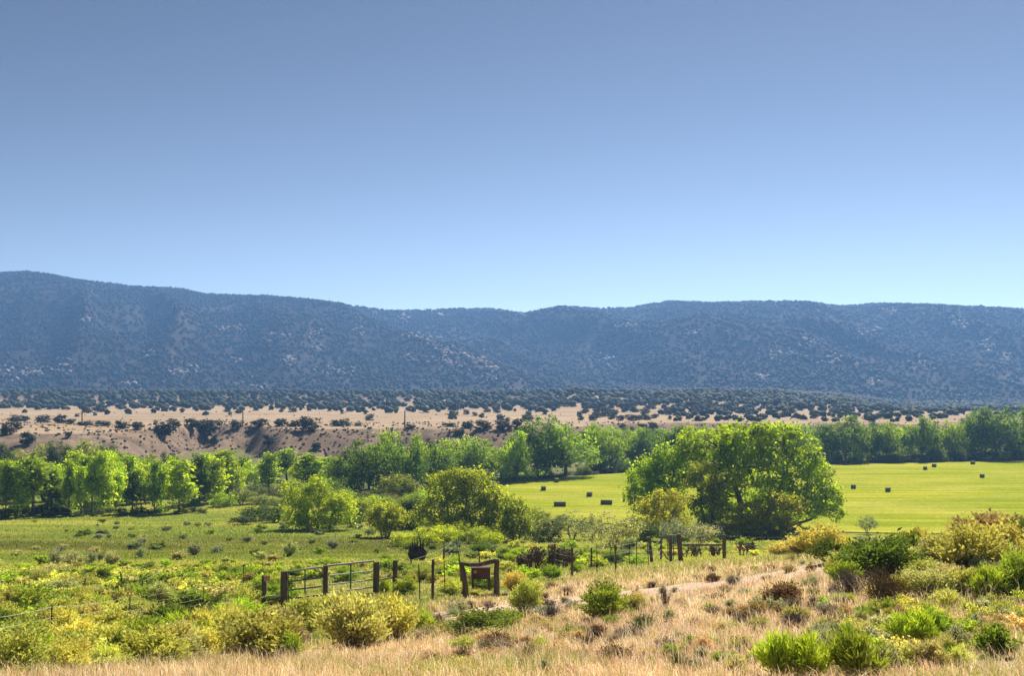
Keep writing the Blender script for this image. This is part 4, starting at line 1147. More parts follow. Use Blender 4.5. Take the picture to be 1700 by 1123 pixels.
px_tree('willow_tree', 765, 892, [(730, 800, 1, 20, 12), (760, 792, 1, 24, 12), (790, 795, 1, 22, 12), (750, 812, 0, 24, 16), (785, 812, 0, 24, 16), (730, 822, 1, 18, 16), (810, 822, -1, 24, 18), (830, 840, -1, 20, 20), (795, 842, -2, 26, 24), (755, 845, -1, 28, 22), (720, 848, 0, 20, 20), (700, 858, 0, 16, 14), (820, 866, -1, 24, 18), (770, 870, -1, 28, 18), (730, 870, 0, 22, 16)], 16500, .23, (0.40, .46, .034),
        'large many-domed willow between the pasture and the hay field', 'tree', 308, [(745, .2, [(745, 865, 0), (742, 830, 0), (735, 806, 0)]), (770, .2, [(772, 862, 0), (775, 825, 0), (770, 800, 0)]), (800, .2, [(808, 865, 0), (812, 838, 0)])], open_=1.3)
px_tree('willow_tree', 855, 900, [(850, 838, 0, 18, 14), (862, 850, 0, 18, 16), (845, 862, 0, 16, 16), (868, 872, 0, 16, 16), (850, 884, 0, 18, 12)], 4200, .2, (0.32, .38, .040),
        'upright willow at the field corner beside the large many-domed one', 'tree', 309, [(852, .12, [(850, 875, 0), (850, 845, 0)]), (860, .12, [(865, 872, 0), (868, 850, 0)])], open_=1.3)
px_tree('willow_tree', 655, 830, [(650, 796, 0, 16, 9), (672, 800, 0, 16, 10), (640, 808, 0, 14, 10), (660, 812, 0, 20, 12), (688, 812, 0, 12, 10)], 3800, .26, (0.30, .34, .06),
        'pale domed willow in front of the dense cottonwood clump', 'tree', 310, [(655, .14, [(652, 818, 0), (650, 802, 0)]), (662, .14, [(668, 818, 0), (675, 804, 0)])], open_=1.3)
px_tree('willow_tree', 690, 880, [(680, 840, 1, 12, 10), (692, 850, 1, 14, 12), (684, 862, 1, 12, 14)], 2600, .2, (0.07, .11, .02),
        'small dark willow wedged between the vase willow and the large willow', 'tree', 311, [(686, .08, [(686, 860, 1), (684, 845, 1)])], open_=1.2)
for (u, v, w) in ((528, 860, 'the wide bushy willow'), (640, 880, 'the vase-shaped willow'), (770, 860, 'the large many-domed willow'), (1168, 860, 'the forked olive willow')): mark(u, v, w)

# yellow-green bushes behind the black stump
for i, (u, v, h, w, lab) in enumerate(((668, 908, 26, 40, 'lime green bush just behind the black stump'), (708, 906, 34, 50, 'lime green willow bush rising over the black stump'), (735, 902, 32, 46, 'bright bush next to the one over the black stump'), (762, 900, 34, 44, 'tallest lime green bush under the large willow'), (795, 904, 32, 48, 'lime green bush at the end of the bright bush row'), (818, 910, 28, 36, 'small lime green bush closing the bright bush row'))):
    tree('willow_shrub', 'willow%d' % (i % 3), u, v, h, w, (0.46, .54, .026), lab, 'shrub', 'lime green willow bushes behind the black stump')
# silvery shrubs
for (u, v, h, w, c, lab, key) in ((950, 897, 52, 66, (.17, .20, .11), 'dark silvery shrub below the hay bales', 'olive0'), (912, 900, 44, 50, (.12, .15, .05), 'green grey shrub left in front of the dark silvery one', 'willow1'), (985, 892, 40, 40, (.22, .25, .14), 'soft grey shrub between the silvery pair', 'olive1'),
                             (1022, 918, 72, 88, (.36, .38, .17), 'open pale olive shrub with bare stems behind the wire fence', 'olive0'), (1118, 905, 46, 58, (.27, .31, .20), 'silvery grey shrub behind the corner posts', 'olive1'), (1165, 906, 44, 64, (.36, .39, .25), 'pale silvery shrub just past the corner posts', 'olive0'),
                             (1440, 888, 34, 32, (.20, .235, .15), 'lone small silvery shrub at the near edge of the hay field', 'olive1'), (885, 896, 26, 34, (.11, .15, .04), 'low green shrub under the upright willow', 'willow0'), (1075, 905, 40, 34, (.09, .13, .03), 'green shrub tucked behind the leaning fence posts', 'willow2')):
    tree('olive_shrub', key, u, v, h, w, c, lab, 'shrub', None)
mark(950, 875, 'the dark silvery shrub'); mark(1022, 885, 'the open pale olive shrub'); mark(1440, 870, 'the lone silvery shrub')
# shrubs of the hummocky ground between the willows
for i, (u, v, h, w, c, lab) in enumerate(((380, 826, 26, 40, (.17, .19, .08), 'pale grassy bush past the dark bushy tree'), (420, 830, 28, 46, (.17, .19, .085), 'pale grey green bush in the hollow below the slender cottonwoods'), (455, 836, 30, 44, (.15, .17, .09), 'silvery bush in the hollow before the wide willow'), (425, 866, 30, 52, (.12, .18, .03), 'green bush at the pasture edge in front of the hollow'), (455, 868, 34, 40, (.10, .16, .03), 'bright bush leaning on the wide willow'), (405, 872, 16, 40, (.08, .11, .025), 'dark low bush on the pasture edge'),
                                          (600, 838, 24, 44, (.14, .17, .05), 'grassy bush on the hummock past the wide willow'), (625, 832, 22, 34, (.12, .16, .045), 'rounded bush on the hummock'), (645, 838, 20, 40, (.17, .18, .07), 'pale bush on the hummock before the domed willow'), (700, 834, 18, 28, (.10, .14, .035), 'small dark bush at the dry bank by the large willow'), (600, 866, 26, 40, (.08, .13, .025), 'dark bush between the wide and vase willows'), (585, 876, 18, 36, (.10, .16, .03), 'leafy low bush at the foot of the wide willow'), (668, 880, 20, 26, (.07, .11, .02), 'shadowed bush behind the vase willow'), (820, 818, 18, 30, (.15, .17, .055), 'low bush where the field corner meets the large willow'))):
    tree('willow_shrub', 'willow%d' % (i % 3) if i % 3 else 'shrub%d' % (i % 3), u, v, h, w, c, lab, 'shrub', 'bushes on the hummocky ground between the willows')
for i, (u, v, h, w, c) in enumerate(((575, 846, 34, 50, COTM), (610, 850, 30, 44, COT), (590, 862, 34, 46, (.30, .37, .03)), (630, 846, 26, 48, COTM), (665, 856, 34, 46, (.28, .35, .03)), (690, 846, 30, 44, COTM), (712, 838, 32, 46, COT), (560, 835, 30, 50, COTD), (540, 826, 34, 54, COTM), (500, 830, 34, 52, COTM), (478, 838, 28, 46, (.28, .33, .08)), (440, 846, 26, 50, (.32, .36, .10)), (400, 838, 30, 46, (.30, .34, .09)), (372, 842, 26, 40, COTM), (735, 882, 34, 54, (.28, .35, .03)), (800, 886, 36, 52, (.26, .33, .03)), (835, 890, 36, 48, COTM), (878, 878, 34, 46, (.28, .34, .05)), (893, 868, 26, 40, (.24, .29, .05)), (690, 878, 30, 40, COTD),
                                        (1205, 894, 30, 50, (.40, .42, .04)), (1245, 896, 28, 52, (.40, .42, .04)), (1290, 896, 26, 50, (.34, .38, .04)), (1325, 894, 22, 44, (.30, .34, .05)), (1140, 898, 34, 46, (.36, .40, .04)), (1058, 890, 36, 44, COTM))):
    tree('willow_shrub', 'willow%d' % (i % 3), u, v, h, w, c, NUMW[i] + (' overlapping willow bush, counting from the wide bushy willow' if i < 20 else ' overlapping willow bush, counting on under the biggest cottonwood'), 'shrub', 'overlapping willow brush')
# dark brush under the pasture cottonwoods
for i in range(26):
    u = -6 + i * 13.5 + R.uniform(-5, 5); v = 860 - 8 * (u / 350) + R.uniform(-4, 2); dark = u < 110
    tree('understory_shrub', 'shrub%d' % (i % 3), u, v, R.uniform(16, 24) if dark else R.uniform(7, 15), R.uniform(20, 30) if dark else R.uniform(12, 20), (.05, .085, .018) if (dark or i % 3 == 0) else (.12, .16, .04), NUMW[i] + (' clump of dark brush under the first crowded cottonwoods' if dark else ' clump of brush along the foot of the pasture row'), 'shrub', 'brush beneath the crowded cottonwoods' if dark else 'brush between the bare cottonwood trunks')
# small plants in the pasture
for i in range(64):
    u = R.uniform(0, 640); v = R.uniform(868, 935)
    c = R.choice(('deep', 'sage', 'silver', 'green', 'pale')); 
    if v > 900 and u < 360 and i % 2: c = R.choice(('sage', 'pale', 'silver'))
    h = R.uniform(4, 8) * (1 + (v - 868) / 60)
    pl_ = bush('pasture_plant', 'broomfar%d' % (i % 2), u, v, h, h * R.uniform(1.3, 2.4), c, WORD[c] + ' tuft in the pasture ' + where(u, v, LANDMARKS), 'plant', 'tufts in the sedge pasture')
    USED.setdefault(pl_['label'], []).append((pl_, u, v))
for i, (u, v, h, w, lab) in enumerate(((186, 940, 34, 24, 'tall pale feathery bush in the pasture, highest of the pale ones'), (92, 938, 30, 26, 'soft grey bush beside a darker one in the pasture'), (122, 940, 26, 40, 'pale straw bush between two grey ones in the pasture'), (66, 937, 20, 24, 'dark green bush among the pale pasture bushes'), (152, 936, 24, 22, 'grey green bush next to the tallest pale one'), (480, 924, 30, 26, 'pale feathery bush in the pasture behind the tube gate'), (552, 912, 24, 20, 'grey upright bush alone in the wet sedge'), (322, 922, 24, 22, 'small silvery bush in the wet sedge before the row'), (232, 926, 18, 18, 'tiny pale bush past the tallest pale one'))):
    bush('pasture_bush', 'sage%d' % (i % 3) if i != 3 else 'leafy0', u, v, h, w, 'green' if i == 3 else ('sage' if i in (1, 4, 6, 7) else (.42, .45, .24)), lab, 'shrub', 'pale bushes standing in the pasture')
mark(186, 925, 'the tallest pale pasture bush'); mark(552, 900, 'the grey upright bush')

# ------------------------------------------------------------------ fences, gate and timber
def post_mesh(H, r, seed, lean=(0, 0), n=8, bend=0.0, flat_top=True):
    rs = random.Random(seed)
    pts = []; rad = []
    for i in range(6):
        f = i / 5; z = -.4 + (H + .4) * f
        b = math.sin(f * math.pi) * bend
        pts.append((lean[0] * f + b + rs.gauss(0, .006), lean[1] * f + rs.gauss(0, .006), z)); rad.append(r * (1.06 - .1 * f) * rs.uniform(.96, 1.04))
    return MB().tube(pts, rad, n).mesh('post')

def tpost_mesh(H, lean=(0, 0)):
    mb = MB(); d = Vector((lean[0], lean[1], H)).normalized(); c = d * (H / 2 - .2)
    ax = Vector((1, 0, 0)); ay = d.cross(ax).normalized(); ax = ay.cross(d)
    mb.box(c, (.05, .012, H + .4), (ax, ay, d)); mb.box(c + ay * .021, (.012, .03, H + .396), (ax, ay, d))
    for k in range(6): mb.box(c + d * (H * (.1 + .06 * k)) - ay * .011, (.018, .01, .02), (ax, ay, d))
    return mb.mesh('post')

def fence(label, posts, wires=4, extra=(), group='barbed wire fences', sag=.02, wire_r=.008, low=.22):
    """posts: (u, v_base, v_top, kind, lean px); the strands run from post to post"""
    P = []
    for q in posts:
        u, vb, vt, kind = q[:4]; ln = q[4] if len(q) > 4 else 0
        p = at(u, vb); k = p.y / F; P.append((p, max((vb - vt) * k, .5), kind, ln * k))
    root = thing('wire_fence', label, 'fence', P[0][0], 0, (1, 1, 1), group)
    o0 = P[0][0]
    for i, (p, H, kind, ln) in enumerate(P):
        if kind == 'none': continue
        me = tpost_mesh(H, (ln, 0)) if kind == 't' else post_mesh(H, {'w': .075, 'thick': .15, 'stick': .05}[kind], i + int(p.x * 10), (ln, 0), 8, .05 if kind == 'stick' else 0)
        o = link('post', me, M_TPOST if kind == 't' else M_WOOD, root); o.location = p - o0
        o.rotation_euler = (0, 0, R.uniform(-.4, .4)) if kind != 't' else (0, 0, R.uniform(-.2, .2))
        if ln: o.rotation_euler = (0, 0, 0)
    for w in range(wires):
        mb = MB(); pts = []
        f = low + (.94 - low) * w / max(1, wires - 1)
        for i, (p, H, kind, ln) in enumerate(P):
            hh = min(H, 1.35) if kind in ('thick',) else H
            q = p - o0 + Vector((ln * f, -.04, hh * f))
            if pts:
                a = pts[-1]; L = (q - a).length
                for s in (.25, .5, .75): pts.append(a.lerp(q, s) - Vector((0, 0, sag * L * .35 * 4 * s * (1 - s))))
            pts.append(q)
        mb.tube(pts, wire_r, 4, cap=False)
        link('wire', mb.mesh('wire'), M_WIRE, root)
    return root

fence('near barbed wire fence on thin steel posts running to the tube gate', [(-70, 1108, 1030, 't'), (85, 1078, 1006, 't'), (215, 1037, 990, 't'), (337, 1012, 975, 't'), (439, 1003, 958, 'none')], 4, wire_r=.0065)
fence('old sagging wire fence with a crooked wooden post in the green scrub', [(40, 996, 968, 't'), (141, 988, 962, 'stick'), (204, 986, 951, 'stick', -5), (236, 991, 966, 't'), (272, 978, 943, 't'), (303, 980, 955, 'stick'), (404, 971, 940, 't')], 2, sag=.03)
fence('short wire fence between the tube gate and the log frame', [(657, 985, 934, 'none'), (697, 998, 939, 't', -2), (718, 997, 931, 'w', 1), (739, 989, 930, 't', -2), (768, 990, 940, 'none')], 4, wire_r=.0065)
fence('wire fence of thin dark posts climbing towards the corner posts', [(921, 951, 905, 'w'), (950, 958, 911, 'w'), (991, 956, 906, 't'), (1021, 956, 906, 'stick'), (1057, 947, 899, 't'), (1077, 944, 902, 't', -2), (1098, 931, 893, 'none')], 4, wire_r=.0065)
fence('far line of short posts crossing the green scrub behind the log frame', [(646, 956, 934, 't'), (682, 950, 930, 'stick'), (737, 938, 910, 'w'), (752, 925, 896, 't'), (795, 942, 918, 'stick'), (847, 944, 923, 't'), (885, 948, 922, 'none'), (946, 944, 915, 't'), (982, 945, 911, 'w'), (1014, 943, 907, 't'), (1045, 941, 901, 't')], 3)
fence('thin wire fence running off past the corner rail under the yellow brush', [(1203, 930, 889, 'none'), (1290, 925, 892, 't'), (1392, 915, 884, 't')], 3)

def brace(label, a, b, rail_va, rail_vb, ra, rb, mat, rail_r=.05, group=None):
    """two stout posts joined by a rail"""
    pa, pb = at(a[0], a[1]), at(b[0], b[1])
    root = thing('fence_brace', label, 'fence post', pa, 0, (1, 1, 1), group)
    for i, (q, p, r) in enumerate(((a, pa, ra), (b, pb, rb))):
        H = (q[1] - q[2]) * p.y / F
        o = link('post', post_mesh(H, r, int(q[0]), ((q[3] if len(q) > 3 else 0) * p.y / F, 0), 10), M_WOOD, root); o.location = p - pa
    za = (a[1] - rail_va) * pa.y / F; zb = (b[1] - rail_vb) * pb.y / F
    s = Vector((0, 0, za)); e = pb - pa + Vector((0, 0, zb)); d = (e - s).normalized()
    link('rail', MB().tube([s + d * ra * .8, s.lerp(e, .5), e - d * rb * .8], rail_r, 8).mesh('rail'), mat, root)
    return root

PB = brace('two dark wooden posts with a pale rail before the narrow tube gate', (438, 1006, 957), (471.5, 1007, 950), 993, 990, .14, .19, M_RAIL)
brace('two dark wooden posts with a pale rail past the wide tube gate', (624.5, 988, 935), (656, 986, 932), 966, 959, .17, .14, M_RAIL)
brace('stout leaning corner post joined by a brown rail to a lone post', (1131, 935, 888, -4), (1202.5, 931, 889), 906, 906, .22, .16, M_WOOD, .085)
def lone_post(u, vb, vt, r, lab, lean=0):
    p = at(u, vb); H = (vb - vt) * p.y / F
    o = link('wooden_post', post_mesh(H, r, int(u), (lean * p.y / F, 0), 10), M_WOOD); o.location = p
    tag(o, lab, 'fence post', 'dark wooden posts by the fence corner'); return o
lone_post(1083, 937, 893, .15, 'thick dark post leaning at the end of the climbing wire fence', -5)
lone_post(1097.5, 930, 892, .11, 'slimmer dark post with a slanting brace at the fence corner')
lone_post(1114, 936, 890, .14, 'dark post standing against the small green gate', -1)
lone_post(540, 1000, 941, .13, 'dark round post between the narrow and wide tube gates')
# slanting brace
p1, p2 = at(1098, 931), at(1109, 930); k = p1.y / F
o = link('slanting_brace', MB().tube([(0, 0, 1.0), ((1109 - 1098) * k, .3, .02)], .055, 7).mesh('slanting_brace'), M_WOOD); o.location = p1
tag(o, 'short slanting timber propped against the slimmer corner post', 'timber')
for (u, v, w) in ((85, 1045, 'the first steel fence post'), (215, 1015, 'the second steel fence post'), (337, 995, 'the third steel fence post'), (204, 970, 'the crooked wooden post'), (455, 985, 'the post with the tan board'), (505, 975, 'the narrow tube gate'), (585, 965, 'the wide tube gate'), (650, 965, 'the posts past the wide gate'), (718, 965, 'the short wire fence'), (921, 930, 'the first climbing fence post'), (1021, 932, 'the climbing wire fence'), (1131, 912, 'the leaning corner post'), (1202, 912, 'the lone rail post')): mark(u, v, w)

# plank nailed to the first post
p = at(438, 1006); k = p.y / F
o = link('plank', MB().box((0, 0, 0), (9 * k * 1.15, .05, 9 * k)).mesh('plank'), M_PLANK)
o.location = (p.x + 6 * k, p.y - .17, p.z + (1006 - 961.5) * k); o.rotation_euler = (0, math.radians(-6), 0)
tag(o, 'small tan board fixed near the top of the first gate post', 'board')

def tube_gate(label, a, b, heights, uprights, thin=(), bright=(), lowtop=1.55):
    """a, b: (u, v at the ground, v of the top rail); heights: rails as shares of the height"""
    pa, pb = at(a[0], a[1]), at(b[0], b[1])
    ha = (a[1] - a[2]) * pa.y / F; hb = (b[1] - b[2]) * pb.y / F
    root = thing('tube_gate', label, 'gate', pa)
    d = pb - pa
    P = lambda s, f: d * s + Vector((0, 0, (ha * (1 - s) + hb * s) * f))
    link('frame', MB().tube([P(0, heights[-1]), P(0, 1), P(1, 1), P(1, heights[-1]), P(0, heights[-1])], .045, 8).mesh('frame'), M_GATE, root)
    link('top_rail', MB().tube([P(.01, 1.012), P(.99, 1.012)], .048, 8).mesh('top_rail'), M_GALV, root)
    for i, f in enumerate(heights[:-1]):
        link('rail', MB().tube([P(.02, f), P(.98, f)], .040, 7).mesh('rail'), M_GALV if i in bright else M_GATE, root)
    for s in uprights: link('upright', MB().tube([P(s, heights[-1]) + Vector((0, -.03, 0)), P(s, .99) + Vector((0, -.03, 0))], .040, 7).mesh('upright'), M_GATE, root)
    for s in thin: link('stay', MB().tube([P(s, heights[-1]) + Vector((0, .03, 0)), P(s, .99) + Vector((0, .03, 0))], .012, 5).mesh('stay'), M_GATE, root)
    return root
tube_gate('narrow green tube gate with a pale top rail, hung beside the plank post', (478, 1005, 951.5), (534.5, 1000, 944.5), (.70, .44, .18, .03), (.50,), (.20,))
g = tube_gate('wide green tube gate with pale rails half hidden by yellow brush', (543.5, 999, 942), (620, 990, 934), (.72, .46, .24, .06), (.50,), (), (0, 1, 2))
link('latch', MB().tube([(-.14, -.05, .62), (.02, -.05, .66)], .05, 6).mesh('latch'), M_GALV, g)
# the small green gate by the corner
tube_gate('small green tube gate behind the leaning corner post', (1109, 934, 891), (1127, 934, 890), (.86, .70, .5, .3, .1), (.5,))

# log frame with the rusty sheet
def log_frame():
    p = at(772, 994); k = p.y / F; q = at(824, 993) - p; qk = (p + q).y / F
    root = thing('log_frame', 'crooked gate-like frame of three dark logs standing in the brush', 'log frame', p)
    V_ = lambda u, v, dy=0: Vector(((u - 772) * k, dy, (994 - v) * k))
    link('upright', MB().tube([V_(774, 1004), V_(772.5, 975), V_(770, 955), V_(766, 936)], [.17, .15, .13, .11], 9).mesh('upright'), M_WOOD, root)
    o = link('upright', MB().tube([(0, 0, -.4), (0.02, 0, 20 * k), (0, 0, 40 * k), (.03, 0, 60 * k)], [.17, .155, .14, .13], 9).mesh('upright'), M_WOOD, root); o.location = q
    link('top_log', MB().tube([V_(764, 937, 0), V_(778, 939.5, q.y * .25), V_(795, 939, q.y * .5), V_(810, 935, q.y * .75), V_(822, 932, q.y), V_(828, 932.5, q.y)], [.09, .10, .11, .12, .12, .10], 9).mesh('top_log'), M_WOOD, root)
    return p
lp = log_frame()
p = at(760, 985)
k = p.y / F
o = link('leaning_stick', MB().tube([(0, 0, 0), (-4 * k, 0, 40 * k), (-7 * k, 0, 70 * k)], [.06, .05, .03], 7).mesh('leaning_stick'), M_WOOD); o.location = at(768, 986)
tag(o, 'dark weathered stick leaning beside the log frame', 'stick')
def rusty_box():
    p = at(798, 984); k = p.y / F
    root = thing('metal_box', 'rusty brown sheet metal box on short legs seen through the log frame', 'box', p, .12)
    w, h = 30 * k, 18 * k; z0 = (984 - 962) * k
    mb = MB().box((0, 0, z0 + h / 2), (w, .55, h))
    link('body', mb.mesh('body'), M_RUST, root)
    link('lid', MB().box((0, -.01, z0 + h + .03), (w * 1.05, .62, .05)).mesh('lid'), M_RUST, root)
    for sx in (-1, 1):
        for sy in (-1, 1): link('leg', MB().box((sx * w * .44, sy * .22, z0 / 2 - .15), (.08, .08, z0 + .3)).mesh('leg'), M_RUST, root)
    link('label_plate', MB().box((-w * .32, -.285, z0 + h * .7), (.16, .012, .14)).mesh('label_plate'), M_PLANK, root)
rusty_box()
bush('rabbitbrush', 'broomfar0', 799, 981, 24, 46, 'deep', 'dark bush in the shade behind the rusty box', 'shrub')
bush('rabbitbrush', 'broomfar1', 790, 992, 14, 22, 'olive', 'small olive tuft before the legs of the rusty box', 'shrub')
mark(797, 960, 'the log frame')
# black stump
def stump():
    p = at(692, 931); k = p.y / F; rs = random.Random(3)
    root = thing('burnt_stump', 'black burnt stump with jagged broken top in the green scrub', 'stump', p)
    V = []; n = 16
    prof = [(0, .70), (.2, .92), (.45, 1.0), (.7, .88), (.9, .55)]
    Fc = []
    for i, (f, r) in enumerate(prof):
        for a in range(n):
            t = a / n * 6.283; rr = 15 * k * r * (1 + .10 * math.sin(3 * t + 1) + rs.uniform(-.16, .16))
            V.append((rr * math.cos(t), rr * .8 * math.sin(t), 24 * k * f + rs.uniform(-.06, .06) - .1))
    for i in range(len(prof) - 1):
        for a in range(n): Fc.append((i * n + a, i * n + (a + 1) % n, (i + 1) * n + (a + 1) % n, (i + 1) * n + a))
    V.append((0, 0, 24 * k)); c = len(V) - 1
    for a in range(n): Fc.append((4 * n + a, 4 * n + (a + 1) % n, c))
    me = bpy.data.meshes.new('stump_body'); me.from_pydata(V, [], Fc); link('stump_body', me, M_CHAR, root)
    for q in range(12):
        x = rs.uniform(-11, 11) * k; y = rs.uniform(-.3, .3); hh = rs.uniform(24, 36) * k
        link('splinter', MB().tube([(x, y, 16 * k), (x + rs.uniform(-.1, .1), y, hh * .8), (x + rs.uniform(-.2, .2), y, hh)], [.10, .06, .015], 5).mesh('splinter'), M_CHAR, root)
stump()
mark(692, 915, 'the black stump')
# brown spiny thicket
def cholla(u, v, h, w, seed, lab):
    p = at(u, v); k = p.y / F; rs = random.Random(seed); mb = MB()
    root = thing('cholla_cactus', lab, 'cactus', p, 0, (1, 1, 1), 'brown cholla cactus thicket')
    H, W = h * k, w * k; st = MB()
    for q in range(9):
        b = Vector((rs.uniform(-.35, .35) * W, rs.uniform(-.3, .3), 0)); tip = b + Vector((rs.uniform(-.2, .2) * W, rs.uniform(-.2, .2), H * rs.uniform(.5, .8)))
        st.tube([b - Vector((0, 0, .2)), b.lerp(tip, .5), tip], [.06, .055, .045], 6)
        for j in range(7):
            s = b.lerp(tip, rs.uniform(.3, 1)); d = Vector((rs.gauss(0, .6), rs.gauss(0, .6), rs.uniform(.1, 1))).normalized(); e = s + d * H * rs.uniform(.18, .34)
            mb.tube([s, s.lerp(e, .5), e], [.032, .045, .03], 5)
            for w_ in range(2):
                d2 = (d + Vector((rs.gauss(0, .7), rs.gauss(0, .7), rs.gauss(.2, .4)))).normalized(); mb.tube([e, e + d2 * H * .09, e + d2 * H * .16], [.026, .038, .022], 5)
    link('stems', st.mesh('stems'), M_CHOLLA, root); link('joints', mb.mesh('joints'), M_CHOLLA, root)
for i, (u, v, h, w, lab) in enumerate(((868, 947, 26, 34, 'brown spiny cactus clump nearest the log frame'), (890, 948, 38, 36, 'tall brown branching cactus clump in the middle of the thicket'), (918, 947, 40, 40, 'tallest brown branching cactus clump at the climbing fence'), (943, 944, 32, 30, 'brown branching cactus clump last in the thicket'), (1150, 926, 20, 44, 'low brown cactus clump under the corner rail'), (1240, 922, 22, 36, 'low brown cactus clump past the lone rail post'), (1185, 924, 16, 24, 'small brown cactus clump beneath the end of the rail'))): cholla(u, v, h, w, 400 + i, lab)
mark(905, 930, 'the brown cactus thicket')

